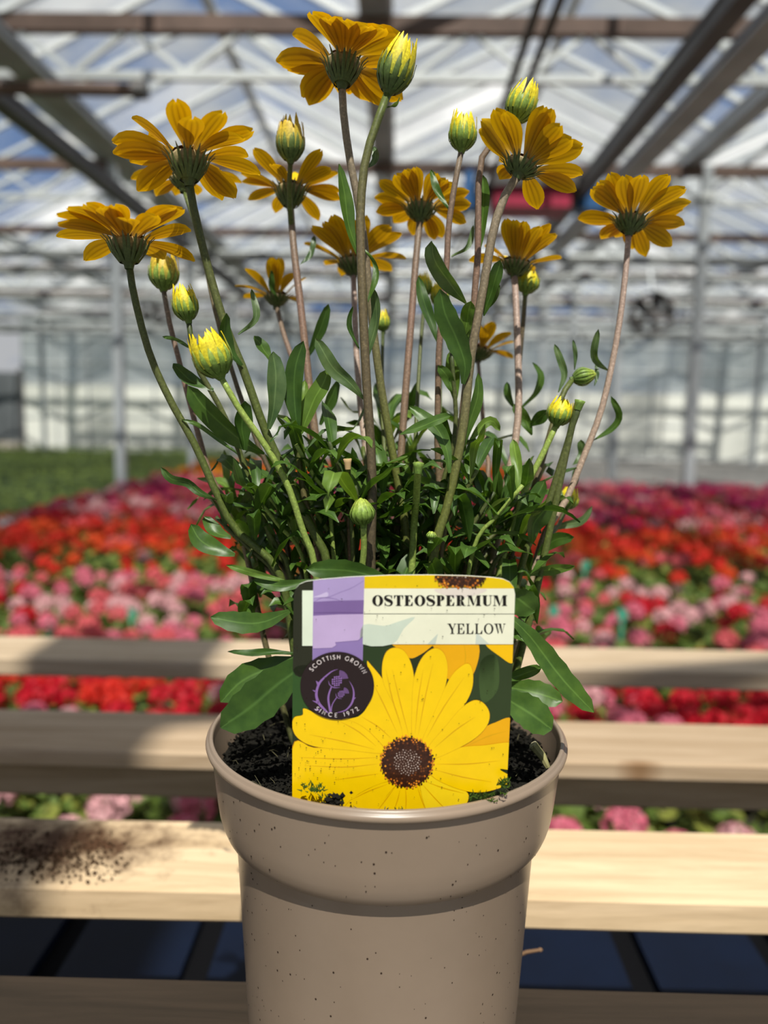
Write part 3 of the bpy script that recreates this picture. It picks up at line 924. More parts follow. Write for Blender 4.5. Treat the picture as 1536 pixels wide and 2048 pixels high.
# ================================================================== PLANT LABEL
LB = P(798, 1600, .3015)
LT = P(806, 1160, .2925)
_lx = (P(1012, 1600, .3015) - P(584, 1600, .3015)).normalized()
_lz = (LT - LB); _lz = (_lz - _lx * _lz.dot(_lx)).normalized()
LN = _lx.cross(_lz)
if LN.y > 0:
    LN = -LN
def LPt(px, py, off=0.0):
    d = ray(px, py)
    o_ = Vector((0, 0, CAMZ))
    s = (LB - o_).dot(LN) / d.dot(LN)
    return o_ + d * s + LN * off
CARD = [(588, 1642), (584.5, 1600), (585, 1400), (587, 1200), (588, 1186), (592, 1176), (600, 1168), (612, 1163), (640, 1159), (700, 1154), (780, 1150.5), (860, 1150), (930, 1151.5),
        (985, 1155), (1006, 1158), (1019, 1164), (1027, 1174), (1030, 1188), (1029, 1215), (1022, 1400), (1012, 1600), (1004, 1642)]
def clip(poly, cl):
    out = list(poly)
    n = len(cl)
    A = sum(cl[i][0] * cl[(i + 1) % n][1] - cl[(i + 1) % n][0] * cl[i][1] for i in range(n))
    for i in range(n):
        a, b_ = cl[i], cl[(i + 1) % n]
        ins = lambda p: ((b_[0] - a[0]) * (p[1] - a[1]) - (b_[1] - a[1]) * (p[0] - a[0])) * A >= -1e-9
        src, out = out, []
        for j in range(len(src)):
            p, q = src[j], src[(j + 1) % len(src)]
            ip, iq = ins(p), ins(q)
            if ip: out.append(p)
            if ip != iq:
                d1 = (b_[0] - a[0]) * (p[1] - a[1]) - (b_[1] - a[1]) * (p[0] - a[0])
                d2 = (b_[0] - a[0]) * (q[1] - a[1]) - (b_[1] - a[1]) * (q[0] - a[0])
                s = d1 / (d1 - d2)
                out.append((p[0] + (q[0] - p[0]) * s, p[1] + (q[1] - p[1]) * s))
        if not out:
            return []
    return out
PRINTM = {}
def pm_(rgb, var=0.06, vs=60):
    if rgb not in PRINTM:
        PRINTM[rgb] = mat('print_%d_%d_%d' % rgb, lin(*rgb), .32, .4, var=var, vscale=vs)
    return PRINTM[rgb]
class Print:
    def __init__(s, base):
        s.v, s.f, s.mi, s.mats, s.off = [], [], [], [], base
    def poly(s, pts, rgb, lift=0.0, doclip=True):
        pts = clip(pts, CARD) if doclip else pts
        cl = []
        for p_ in pts:
            if not cl or abs(p_[0] - cl[-1][0]) + abs(p_[1] - cl[-1][1]) > 1e-3:
                cl.append(p_)
        if len(cl) < 3: return
        m = pm_(rgb)
        if m not in s.mats: s.mats.append(m)
        A = sum(cl[i][0] * cl[(i + 1) % len(cl)][1] - cl[(i + 1) % len(cl)][0] * cl[i][1] for i in range(len(cl)))
        if A > 0: cl = cl[::-1]
        k = len(s.v)
        s.v += [LPt(x, y, s.off + lift) for x, y in cl]
        s.f.append(tuple(range(k, k + len(cl)))); s.mi.append(s.mats.index(m))
    def ribbon(s, pts, w, rgb, lift=0.0, n=None):
        """variable width stroke"""
        if not hasattr(w, '__len__'): w = [w] * len(pts)
        if n:
            d3 = catmull([Vector((p_[0], p_[1], w_)) for p_, w_ in zip(pts, w)], n)
            pts = [(q.x, q.y) for q in d3]; w = [max(.05, q.z) for q in d3]
        L, Rr = [], []
        for i in range(len(pts)):
            a, b_ = pts[max(0, i - 1)], pts[min(len(pts) - 1, i + 1)]
            dx, dy = b_[0] - a[0], b_[1] - a[1]; l = math.hypot(dx, dy) or 1
            nx, ny = -dy / l, dx / l
            L.append((pts[i][0] + nx * w[i] / 2, pts[i][1] + ny * w[i] / 2)); Rr.append((pts[i][0] - nx * w[i] / 2, pts[i][1] - ny * w[i] / 2))
        for i in range(len(pts) - 1):
            s.poly([L[i], L[i + 1], Rr[i + 1], Rr[i]], rgb, lift)
    def build(s, name, parent):
        off = Vector(parent.location)
        return obj(name, mesh(name, [v - off for v in s.v], s.f, s.mats, mi=s.mi), parent)
def smooth2(pts, n=5):
    """closed smooth outline"""
    m = len(pts); out = []
    for i in range(m):
        a, b_, c_, d_ = [Vector(pts[(i + k - 1) % m]) for k in range(4)]
        for k in range(n):
            t_ = k / n
            q = .5 * ((2 * b_) + (c_ - a) * t_ + (2 * a - 5 * b_ + 4 * c_ - d_) * t_ * t_ + (3 * b_ - a - 3 * c_ + d_) * t_ ** 3)
            out.append((q.x, q.y))
    return out
def K(pts):      # coordinates of a close-up crop of the label to photo pixels
    return [(560 + x / 3.072, 1130 + y / 3.072) for x, y in pts]
label = thing('plant_label', LB, 'printed plant label showing a yellow daisy, standing in the pot front', 'label')
off = Vector(label.location)
front = [LPt(x, y) for x, y in CARD]; back = [v - LN * .0006 for v in front]
n = len(CARD)
obj('card', mesh('card', [v - off for v in front + back], [tuple(range(n)), tuple(range(2 * n - 1, n - 1, -1))] + [(i, n + i, n + (i + 1) % n, (i + 1) % n) for i in range(n)],
                 mat('label_card', (.82, .81, .74), .4, .4)), label)
bgp = Print(.00005)
bgp.poly([(570, 1140), (1040, 1140), (1040, 1720), (570, 1720)], (34, 44, 22))
for pts, rgb in (([(75, 100), (200, 70), (200, 600), (75, 640)], (38, 40, 27)), ([(75, 650), (240, 640), (200, 800), (150, 960), (75, 1000)], (46, 78, 34)),
                 ([(512, 485), (760, 485), (700, 640), (520, 640)], (38, 56, 28)), ([(1200, 485), (1430, 485), (1420, 960), (1180, 900)], (44, 58, 30)), ([(1230, 600), (1330, 560), (1340, 760), (1240, 840)], (62, 82, 42))):
    bgp.poly(smooth2(K(pts)), rgb, .00002)
bgp.build('printed_foliage', label)
fl = Print(.00011)
Y1, Y2, Y3, YE = (240, 196, 2), (238, 184, 2), (230, 166, 4), (196, 132, 4)
def petal2d(pts, rgb, lift, ribs=()):
    o_ = smooth2(K(pts))
    fl.poly([(x + (x - sum(q[0] for q in o_) / len(o_)) * .012, y + (y - sum(q[1] for q in o_) / len(o_)) * .012) for x, y in o_], YE, lift)
    fl.poly(o_, rgb, lift + .00002)
    for r_ in ribs:
        fl.ribbon(K(r_), [.3, 2.2, .3], (214, 160, 2), lift + .00004, n=6)
petal2d([(690, 470), (960, 470), (930, 500), (870, 545), (800, 572), (735, 520)], Y3, 0)
petal2d([(1265, 480), (1440, 470), (1430, 600), (1350, 560)], Y2, 0)
petal2d([(950, 470), (1205, 470), (1200, 640), (1120, 720), (1010, 680), (965, 540)], Y3, 0, [[(1130, 480), (1140, 560), (1130, 640)]])
petal2d([(1090, 1140), (1240, 1010), (1320, 968), (1420, 945), (1420, 1110), (1250, 1115)], Y3, .00003, [[(1150, 1110), (1280, 1050), (1390, 1020)]])
petal2d([(755, 1090), (725, 890), (650, 730), (560, 615), (535, 600), (560, 740), (540, 860), (480, 930), (380, 950), (500, 1010), (650, 1130)], Y1, .00006, [[(720, 1030), (640, 860), (570, 720)], [(680, 1060), (600, 990), (500, 930)]])
petal2d([(770, 1090), (720, 900), (640, 735), (628, 625), (650, 540), (700, 508), (760, 525), (800, 590), (822, 680), (828, 820), (830, 1080)], Y1, .0001, [[(790, 1040), (740, 850), (690, 640)], [(750, 1010), (690, 820), (650, 640)]])
petal2d([(815, 1080), (812, 820), (825, 690), (860, 590), (910, 530), (965, 510), (1012, 550), (1030, 640), (1010, 760), (950, 900), (880, 1080)], Y1, .00014, [[(850, 1040), (890, 820), (940, 600)], [(830, 1030), (850, 820), (880, 640)]])
petal2d([(870, 1090), (950, 900), (1040, 700), (1110, 622), (1160, 605), (1184, 660), (1178, 760), (1130, 860), (1030, 985), (920, 1110)], Y1, .00018, [[(900, 1060), (1000, 880), (1130, 690)]])
petal2d([(910, 1120), (1020, 985), (1110, 880), (1190, 830), (1250, 848), (1286, 910), (1270, 985), (1200, 1060), (1080, 1130), (940, 1185)], Y1, .00022, [[(950, 1120), (1080, 1010), (1200, 930)]])
petal2d([(75, 1130), (210, 1122), (420, 1130), (640, 1140), (760, 1340), (640, 1500), (560, 1800), (75, 1800)], Y1, .00006, [[(610, 1280), (470, 1300), (330, 1320)], [(600, 1180), (380, 1190), (120, 1180)], [(600, 1220), (400, 1240), (150, 1230)]])
petal2d([(640, 1150), (560, 1035), (450, 962), (330, 945), (250, 925), (150, 880), (140, 920), (90, 935), (76, 990), (110, 1060), (210, 1112), (420, 1135)], Y1, .0001, [[(590, 1110), (480, 1020), (370, 960)], [(580, 1130), (380, 1080), (180, 1040)]])
petal2d([(720, 1350), (590, 1550), (560, 1900), (1000, 1900), (940, 1540), (840, 1340)], Y1, .0001, [[(705, 1365), (650, 1440), (590, 1520)], [(740, 1370), (720, 1450), (690, 1530)], [(770, 1360), (775, 1440), (770, 1530)], [(840, 1350), (870, 1440), (905, 1530)]])
petal2d([(660, 1330), (450, 1430), (340, 1600), (330, 1900), (600, 1900), (640, 1500), (730, 1370)], Y1, .00008, [[(660, 1345), (540, 1390), (440, 1440)]])
petal2d([(860, 1330), (920, 1540), (1060, 1560), (1160, 1420), (1060, 1340), (930, 1270)], (240, 204, 24), .00014, [[(900, 1330), (1010, 1370), (1130, 1400)], [(870, 1340), (960, 1440), (1030, 1510)]])
petal2d([(930, 1180), (1100, 1120), (1250, 1106), (1440, 1096), (1440, 1245), (1350, 1252), (1420, 1300), (1400, 1345), (1250, 1392), (1100, 1375), (930, 1290)], Y1, .00018, [[(960, 1220), (1150, 1220), (1350, 1200)], [(950, 1255), (1120, 1300), (1300, 1330)]])
fl.poly(K([(515, 60), (1450, 60), (1450, 145), (515, 145)]), (226, 190, 6), .0)
fl.build('printed_daisy', label)
dk = Print(.00045)
rnd = random.Random(31)
def disc(cx, cy, rx, ry, rgb, lift, n=22):
    dk.poly([(cx + rx * math.cos(2 * math.pi * i / n), cy + ry * math.sin(2 * math.pi * i / n)) for i in range(n)], rgb, lift)
def eye(cx, cy, rx, ry, N_, cond=lambda x, y: True):
    disc_pts = [(cx + rx * .93 * math.cos(2 * math.pi * i / 30), cy + ry * .93 * math.sin(2 * math.pi * i / 30)) for i in range(30)]
    disc_pts = [p_ for p_ in disc_pts if cond(*p_)]
    dk.poly(disc_pts, (58, 30, 18), 0)
    for i in range(N_):
        q = math.sqrt((i + .5) / N_); a = i * 2.39996
        x, y = cx + rx * q * math.cos(a), cy + ry * q * math.sin(a)
        if not cond(x, y): continue
        if q < .5: c_, s = rnd.choice([(176, 158, 150), (150, 130, 122), (120, 98, 90)]), 1.5
        elif q < .78: c_, s = rnd.choice([(66, 34, 22), (48, 24, 16), (110, 60, 30)]), 1.9
        else: c_, s = rnd.choice([(222, 140, 40), (60, 32, 20), (190, 104, 34), (44, 22, 14)]), 2.0
        s *= rnd.uniform(.8, 1.2) * rx / 54
        disc(x, y, s, s, c_, .00003 + .000002 * (i % 9), 6)
eye(814, 1523, 55, 53, 360)
dk.build('printed_flower_centre', label)
dk = Print(.00045)
eye(921, 1128, 62, 55, 420, lambda x, y: 1140 < y < 1175)
dk.build('printed_flower_centre', label)
bd = Print(.00028)
bd.poly(K([(137, 155), (206, 155), (206, 495), (137, 495)]), (220, 228, 208))
PU = [(168, 148, 196), (120, 92, 150), (188, 164, 206), (138, 116, 172)]
bd.poly(K([(205, 60), (519, 60), (508, 600), (200, 600)]), PU[0], .00002)
bd.poly(K([(205, 225), (330, 218), (516, 214), (512, 300), (360, 302), (205, 310)]), (122, 96, 152), .00004)
bd.ribbon(K([(210, 200), (300, 195), (360, 170), (440, 140), (515, 95)]), [.6, 1.2, 1, 1.2, .8], (140, 118, 172), .00004, 10)
bd.ribbon(K([(205, 228), (260, 200), (330, 205), (370, 218)]), [.6, 1.2, 1.2, .6], (132, 108, 164), .00004, 10)
bd.poly(smooth2(K([(205, 196), (250, 180), (290, 165), (295, 190), (260, 200)])), (196, 180, 216), .00003)
bd.poly(K([(205, 310), (360, 302), (512, 300), (509, 440), (480, 462), (340, 474), (346, 492), (320, 508), (203, 512)]), PU[2], .00004)
bd.poly(K([(203, 512), (320, 508), (346, 492), (340, 474), (480, 462), (509, 440), (508, 600), (201, 600)]), PU[3], .00005)
bd.ribbon(K([(203, 512), (320, 508), (346, 492), (340, 474), (480, 462), (509, 438)]), .9, (104, 82, 138), .00006)
bd.ribbon(K([(205, 292), (360, 290), (512, 292)]), [1.5, 2, 1.5], (104, 78, 134), .00006)
bd.poly(K([(517, 143), (1460, 143), (1460, 485), (509, 485)]), (232, 230, 206), .00002)
bd.poly(smooth2(K([(511, 366), (640, 372), (730, 345), (830, 318), (760, 390), (690, 485), (509, 485)]), 3), (200, 210, 194), .00004)
bd.poly(K([(970, 420), (955, 485), (905, 485)]), (196, 204, 192), .00004)
bd.poly(K([(1205, 410), (1285, 485), (1200, 485)]), (200, 206, 196), .00004)
bd.poly(smooth2(K([(960, 145), (1260, 145), (1200, 185), (1100, 200), (1010, 185)])), (222, 210, 200), .00004)
bd.poly(K([(515, 296.5), (1450, 297.5), (1450, 301), (515, 300)]), (70, 70, 64), .00006)
bd.build('printed_banner', label)
# ---- lettering
def serif_glyph(ch, sw, hl=.055):
    """polygons in cap-height units, y up; returns (width, polys)"""
    polys = []
    def rect(a, b_, c_, d_): polys.append([(a, b_), (c_, b_), (c_, d_), (a, d_)])
    def stem(x, w, y0=0, y1=1, s=.10, base=True, top=True):
        rect(x, y0, x + w, y1)
        if base: rect(x - s, y0, x + w + s, y0 + hl)
        if top: rect(x - s, y1 - hl, x + w + s, y1)
    def ring(cx, cy, rx, ry, wx, wy, a0=0, a1=360, n=28):
        for i in range(n):
            p_ = [math.radians(a0 + (a1 - a0) * (i + k) / n) for k in (0, 1)]
            polys.append([(cx + rx * math.cos(p_[0]), cy + ry * math.sin(p_[0])), (cx + rx * math.cos(p_[1]), cy + ry * math.sin(p_[1])),
                          (cx + (rx - wx) * math.cos(p_[1]), cy + (ry - wy) * math.sin(p_[1])), (cx + (rx - wx) * math.cos(p_[0]), cy + (ry - wy) * math.sin(p_[0]))])
    def para(x0, y0, x1, y1, w):
        polys.append([(x0, y0), (x0 + w, y0), (x1 + w, y1), (x1, y1)])
    if ch == 'O':
        ring(.45, .5, .45, .52, sw * 1.05, hl); return .9, polys
    if ch == 'S':
        cp = [(.60, .74), (.54, .93), (.34, .985), (.12, .90), (.09, .73), (.24, .58), (.46, .47), (.60, .32), (.55, .10), (.34, .015), (.14, .08), (.06, .27)]
        ww = [hl, hl * 1.2, hl * 1.3, sw * .55, sw * .85, sw * 1.05, sw * 1.05, sw * .85, sw * .5, hl * 1.3, hl * 1.2, hl]
        d3 = catmull([Vector((p_[0], p_[1], w_)) for p_, w_ in zip(cp, ww)], 36)
        for i in range(36):
            q = []
            for j in (i, i + 1):
                a, b_ = d3[max(0, j - 1)], d3[min(36, j + 1)]
                dx, dy = b_.x - a.x, b_.y - a.y; l = math.hypot(dx, dy)
                q.append(((d3[j].x - dy / l * d3[j].z / 2, d3[j].y + dx / l * d3[j].z / 2), (d3[j].x + dy / l * d3[j].z / 2, d3[j].y - dx / l * d3[j].z / 2)))
            polys.append([q[0][0], q[1][0], q[1][1], q[0][1]])
        rect(.585, .68, .64, 1.0); rect(.03, 0, .085, .34)
        return .70, polys
    if ch == 'T':
        stem(.38 - sw / 2, sw, top=False); rect(0, 1 - hl, .76, 1)
        polys.append([(0, 1), (0, .68), (.05, .68), (.14, 1 - hl)]); polys.append([(.76, 1), (.62, 1 - hl), (.71, .68), (.76, .68)]); return .76, polys
    if ch in 'EL':
        stem(.08, sw, s=.08)
        rect(.08, 0, .66, hl); polys.append([(.70, .34), (.64, .34), (.50, hl), (.50, 0), (.68, 0)])
        if ch == 'E':
            rect(.08, 1 - hl, .64, 1); polys.append([(.66, 1), (.48, 1), (.48, 1 - hl), (.61, .70), (.66, .70)])
            rect(.08, .5 - hl / 2, .46, .5 + hl / 2); polys.append([(.47, .66), (.44, .66), (.36, .5), (.44, .34), (.47, .34)])
        return .74, polys
    if ch in 'PR':
        stem(.08, sw, s=.08, top=False); rect(0, 1 - hl, .40, 1)
        ring(.40, .745, .28, .255, sw * .95, hl, -90, 90, 16); rect(.08 + sw, .49, .42, .49 + hl)
        if ch == 'R':
            ring(.40, .20, .24, .30, sw * .9, hl, 0, 90, 10); polys.append([(.64 - sw * .9, .22), (.64, .22), (.70, .04), (.80, .04), (.80, 0), (.62, 0), (.64 - sw * .8, .10)])
            return .82, polys
        return .70, polys
    if ch == 'M':
        rect(.10, 0, .10 + hl, 1); rect(.0, 0, .26, hl); rect(.0, 1 - hl, .20, 1)
        para(.10 + .0, 1, .46, 0, sw * 1.02); polys[-1] = [(.08, 1), (.08 + sw * 1.1, 1), (.58, .12), (.50, 0)]
        polys.append([(.50, 0), (.56, .08), (.86, 1), (.80, 1)])
        rect(.80, 0, .80 + sw, 1); rect(.72, 0, .88 + sw, hl); rect(.8, 1 - hl, .88 + sw, 1); return .88 + sw, polys
    if ch == 'U':
        rect(.08, .3, .08 + sw, 1); rect(0, 1 - hl, .16 + sw, 1); rect(.66, .3, .66 + hl, 1); rect(.56, 1 - hl, .82, 1)
        ring(.3975 + .0, .32, .3175, .33, sw, hl * 1.3, 180, 270, 12)
        ring(.3975, .32, .3235, .33, hl, hl * 1.3, 270, 360, 12); return .80, polys
    if ch == 'Y':
        polys.append([(.06, 1), (.06 + sw * 1.2, 1), (.36 + sw, .46), (.36, .40)]); polys.append([(.68, 1), (.74, 1), (.36 + sw, .46), (.36 + sw * .6, .42)])
        stem(.36, sw, 0, .48, top=False); rect(-.02, 1 - hl, .16 + sw, 1); rect(.58, 1 - hl, .82, 1); return .80, polys
    if ch == 'W':
        for x in (0, .36):
            polys.append([(.05 + x, 1), (.05 + x + sw * 1.15, 1), (.36 + x + .02, .10), (.33 + x, 0)])
            polys.append([(.33 + x, 0), (.37 + x, .08), (.58 + x if x == 0 else .60 + x, 1), (.54 + x if x == 0 else .55 + x, 1)])
        rect(-.04, 1 - hl, .30, 1); rect(.34, 1 - hl, .64, 1); rect(.82, 1 - hl, 1.04, 1); return 1.02, polys
    return .3, polys
def typeset(pr, text, x0, x1, ytop, ybase, sw, gap, rgb, slope=0.0):
    gl = [serif_glyph(c_, sw) for c_ in text]
    tot = sum(g[0] for g in gl) + gap * (len(gl) - 1)
    sx = (x1 - x0) / tot; sy = ybase - ytop
    x = 0
    for w_, polys in gl:
        for p_ in polys:
            pr.poly([(x0 + (x + q[0]) * sx, ybase - q[1] * sy + slope * ((x + q[0]) * sx)) for q in p_], rgb)
        x += w_ + gap
tx = Print(.0004)
typeset(tx, 'OSTEOSPERMUM', 744.5, 1014, 1190, 1211, .27, .09, (24, 20, 20))
typeset(tx, 'YELLOW', 895, 1010.5, 1246.5, 1267, .17, .10, (24, 20, 20))
tx.build('lettering', label)
# badge
bg_ = Print(.0006)
BC, BRX, BRY = (674.6, 1370.0), 73.8, 67.8
bg_.poly([(BC[0] + BRX * math.cos(2 * math.pi * i / 60), BC[1] + BRY * math.sin(2 * math.pi * i / 60)) for i in range(60)], (34, 22, 24))
def Q(pts): return [(590 + x / 8.533, 1270 + y / 8.533) for x, y in pts]
PUR = (136, 100, 164)
def qr(pts, w, n=14): bg_.ribbon(Q(pts), [q / 8.533 for q in w], PUR, .00004, n)
qr([(735, 573), (640, 605), (530, 690), (425, 800), (375, 930), (370, 1040), (415, 1160), (500, 1250), (575, 1320)], [3, 16, 26, 36, 40, 44, 44, 34, 14], 28)
qr([(928, 772), (985, 880), (1005, 980), (995, 1080), (960, 1170), (880, 1260), (800, 1295), (715, 1312)], [3, 16, 26, 32, 30, 22, 16, 5], 22)
qr([(625, 875), (585, 980), (572, 1100), (605, 1300)], [20, 28, 32, 34], 12)
qr([(715, 1050), (650, 1150), (625, 1230), (620, 1300)], [13, 15, 17, 18], 10)
for tri in ([(360, 768), (412, 800), (380, 840)], [(297, 925), (365, 940), (362, 975)], [(290, 1103), (420, 1130), (400, 1170)], [(1045, 1045), (1000, 1070), (1005, 1100)], [(310, 1250), (430, 1255), (400, 1280)]):
    bg_.poly(Q(tri), PUR, .00004)
qr([(572, 768), (590, 830), (640, 875), (700, 888), (770, 880)], [3, 12, 14, 12, 4], 12)
qr([(700, 985), (705, 1030), (740, 1065), (800, 1076)], [3, 9, 10, 3], 10)
def thistle(cx, cy, r_, n, tx_, ty_, a0, a1, l0, l1, m):
    for i in range(n):
        for j in range(n):
            u, v = (i - (n - 1) / 2) / (n / 2), (j - (n - 1) / 2) / (n / 2)
            if u * u + v * v > .98: continue
            s = r_ / n * .64
            k = 1 - .12 * (u * u + v * v)
            x, y = cx + u * r_ * k, cy + v * r_ * k - u * r_ * .12
            bg_.poly(Q([(x - s, y - s * .9), (x + s, y - s * 1.1), (x + s, y + s * .9), (x - s, y + s * 1.1)]), PUR, .00004)
    for i in range(m):
        a = math.radians(a0 + (a1 - a0) * i / (m - 1)); da = math.radians((a1 - a0) / (m - 1) * .24)
        bg_.poly(Q([(tx_ + l0 * math.cos(a - da), ty_ - l0 * math.sin(a - da)), (tx_ + l1 * math.cos(a - da), ty_ - l1 * math.sin(a - da)), (tx_ + l1 * math.cos(a + da), ty_ - l1 * math.sin(a + da)), (tx_ + l0 * math.cos(a + da), ty_ - l0 * math.sin(a + da))]), PUR, .00004)
thistle(715, 775, 98, 5, 755, 745, 84, 10, 45, 155, 9)
thistle(790, 996, 64, 5, 820, 985, 75, 5, 32, 105, 7)
SANS = {
    'S': [[(.52, .86), (.42, .98), (.26, 1), (.1, .9), (.1, .7), (.25, .57), (.42, .45), (.54, .28), (.48, .08), (.3, 0), (.12, .05), (.04, .18)]],
    'C': [[(.8, .86), (.66, .97), (.48, 1), (.2, .9), (.03, .62), (.03, .38), (.2, .1), (.48, 0), (.66, .03), (.8, .14)]],
    'O': [[(.5 + .47 * math.cos(i * math.pi / 8), .5 + .5 * math.sin(i * math.pi / 8)) for i in range(17)]],
    'T': [[(0, 1), (.56, 1)], [(.28, 1), (.28, 0)]], 'I': [[(.06, 0), (.06, 1)]],
    'H': [[(.06, 0), (.06, 1)], [(.64, 0), (.64, 1)], [(.06, .52), (.64, .52)]],
    'G': [[(.82, .84), (.66, .97), (.48, 1), (.2, .9), (.03, .62), (.03, .38), (.2, .1), (.48, 0), (.72, .08), (.86, .28), (.88, .46), (.52, .46)]],
    'R': [[(.06, 0), (.06, 1)], [(.06, 1), (.3, 1), (.46, .92), (.5, .76), (.44, .6), (.3, .52), (.06, .5)], [(.26, .5), (.56, 0)]],
    'W': [[(0, 1), (.28, 0), (.5, .9), (.74, 0), (1.0, 1)]], 'N': [[(.06, 0), (.06, 1), (.7, 0), (.7, 1)]],
    'E': [[(.5, 1), (.06, 1), (.06, 0), (.5, 0)], [(.06, .52), (.46, .52)]],
    '1': [[(.02, .84), (.2, 1), (.2, 0)]], '9': [[(.5, .68), (.42, .92), (.27, 1), (.1, .92), (.04, .7), (.12, .48), (.27, .4), (.44, .5), (.5, .68), (.44, .4), (.22, 0)]],
    '7': [[(0, 1), (.52, 1), (.18, 0)]], '2': [[(.04, .74), (.12, .94), (.28, 1), (.46, .9), (.48, .7), (.36, .48), (.04, 0), (.54, 0)]], ' ': [],
}
SW = {'S': .58, 'C': .82, 'O': 1, 'T': .56, 'I': .12, 'H': .7, 'G': .9, 'R': .58, 'W': 1, 'N': .76, 'E': .52, '1': .28, '9': .54, '7': .54, '2': .56, ' ': .36}
def arc_text(text, a_from, a_to, rad, h, top=True):
    gap = .30
    tot = sum(SW[c_] for c_ in text) + gap * (len(text) - 1)
    x = 0
    for c_ in text:
        wd = SW[c_]
        am = math.radians(a_from + (a_to - a_from) * (x + wd / 2) / tot)
        k = math.radians(abs(a_to - a_from)) * rad / tot      # unit width per glyph unit
        for st in SANS[c_]:
            pp = []
            for (gx, gy) in st:
                lx = (gx - wd / 2) * min(k, h * 1.0); ly = (gy - .5) * h
                if top:
                    u = (rad + ly) * math.sin(am) + lx * math.cos(am); v = -(rad + ly) * math.cos(am) + lx * math.sin(am)
                else:
                    u = (rad - ly) * math.sin(am) + lx * math.cos(am); v = (rad - ly) * math.cos(am) - lx * math.sin(am)
                pp.append((BC[0] + u * BRX, BC[1] + v * BRY))
            bg_.ribbon(pp, 1.25, (226, 214, 214), .00008)
        x += wd + gap
arc_text('SCOTTISH GROWN', -58, 64, .845, .118)
arc_text('SINCE 1972', -42, 41, .865, .118, top=False)
bg_.build('badge', label)
sk = MB()
rnd = random.Random(77)
for i in range(230):
    px, py = rnd.uniform(588, 1012), rnd.uniform(1165, 1610)
    if rnd.random() < .35: px, py = rnd.gauss(640, 45), rnd.gauss(1530, 45)
    if not (588 < px < 1010 and 1163 < py < 1620): continue
    s = rnd.choice([.5, .7, .9, 1.2]) 
    sk.add([LPt(px + s * math.cos(w), py + s * math.sin(w), .00075) for w in (5.2, 4.2, 3.14, 2.1, 1.05, 0)], [(0, 1, 2, 3, 4, 5)])
o = sk.build('dirt_specks', speck_m, label); o['kind'] = 'stuff'

# ================================================================== PLANT
def uv_mat(name, build):
    m = bpy.data.materials.new(name); m.use_nodes = True
    t_ = m.node_tree; b_ = t_.nodes['Principled BSDF']; out = t_.nodes['Material Output']
    uv = N(t_, 'ShaderNodeUVMap'); sp_ = N(t_, 'ShaderNodeSeparateXYZ'); t_.links.new(uv.outputs[0], sp_.inputs[0])
    build(t_, b_, out, sp_.outputs['X'], sp_.outputs['Y'])
    return m
def ramp(t_, src, stops):
    r_ = N(t_, 'ShaderNodeValToRGB')
    e = r_.color_ramp.elements
    e[0].position, e[0].color = stops[0][0], (*stops[0][1], 1)
    e[1].position, e[1].color = stops[-1][0], (*stops[-1][1], 1)
    for p_, c_ in stops[1:-1]:
        q = e.new(p_); q.color = (*c_, 1)
    t_.links.new(src, r_.inputs[0])
    return r_.outputs[0]
def mixrgb(t_, f, a, b_, mode='MIX'):
    m = N(t_, 'ShaderNodeMix', data_type='RGBA', blend_type=mode)
    if isinstance(f, float): m.inputs['Factor'].default_value = f
    else: t_.links.new(f, m.inputs['Factor'])
    for s, v in (('A', a), ('B', b_)):
        if isinstance(v, tuple): m.inputs[s].default_value = (*v, 1)
        else: t_.links.new(v, m.inputs[s])
    return m.outputs['Result']
def petal_b(t_, b_, out, U, V):
    vein = ramp(t_, U, [(0, (0, 0, 0)), (.17, (.1, .1, .1)), (.27, (.8, .8, .8)), (.36, (.2, .2, .2)), (.45, (.5, .5, .5)), (.5, (1, 1, 1)), (.55, (.5, .5, .5)), (.64, (.2, .2, .2)), (.73, (.8, .8, .8)), (.83, (.1, .1, .1)), (1, (0, 0, 0))])
    lng = ramp(t_, V, [(0, (.4, .4, .4)), (.35, (1, 1, 1)), (.8, (.7, .7, .7)), (1, (.1, .1, .1))])
    mk = mixrgb(t_, 1.0, vein, lng, 'MULTIPLY')
    base = ramp(t_, V, [(0, (.50, .34, .16)), (.12, (.52, .32, .05)), (.28, (.56, .325, .003)), (.85, (.60, .36, .003)), (1, (.80, .50, .004))])
    col = mixrgb(t_, mk, base, (.24, .12, .003))
    upper = ramp(t_, V, [(0, (.80, .50, .02)), (.3, (.92, .62, .004)), (1, (.95, .66, .004))])
    gm = N(t_, 'ShaderNodeNewGeometry')
    col = mixrgb(t_, gm.outputs['Backfacing'], col, upper)
    t_.links.new(col, b_.inputs['Base Color'])
    b_.inputs['Roughness'].default_value = .55; b_.inputs['Specular IOR Level'].default_value = .25
    tr = N(t_, 'ShaderNodeBsdfTranslucent')
    t_.links.new(mixrgb(t_, 1.0, col, (1.0, .90, .5), 'MULTIPLY'), tr.inputs['Color'])
    mx = N(t_, 'ShaderNodeMixShader', Fac=.42)
    t_.links.new(b_.outputs[0], mx.inputs[1]); t_.links.new(tr.outputs[0], mx.inputs[2]); t_.links.new(mx.outputs[0], out.inputs['Surface'])
petal_m = uv_mat('osteospermum_petal', petal_b)
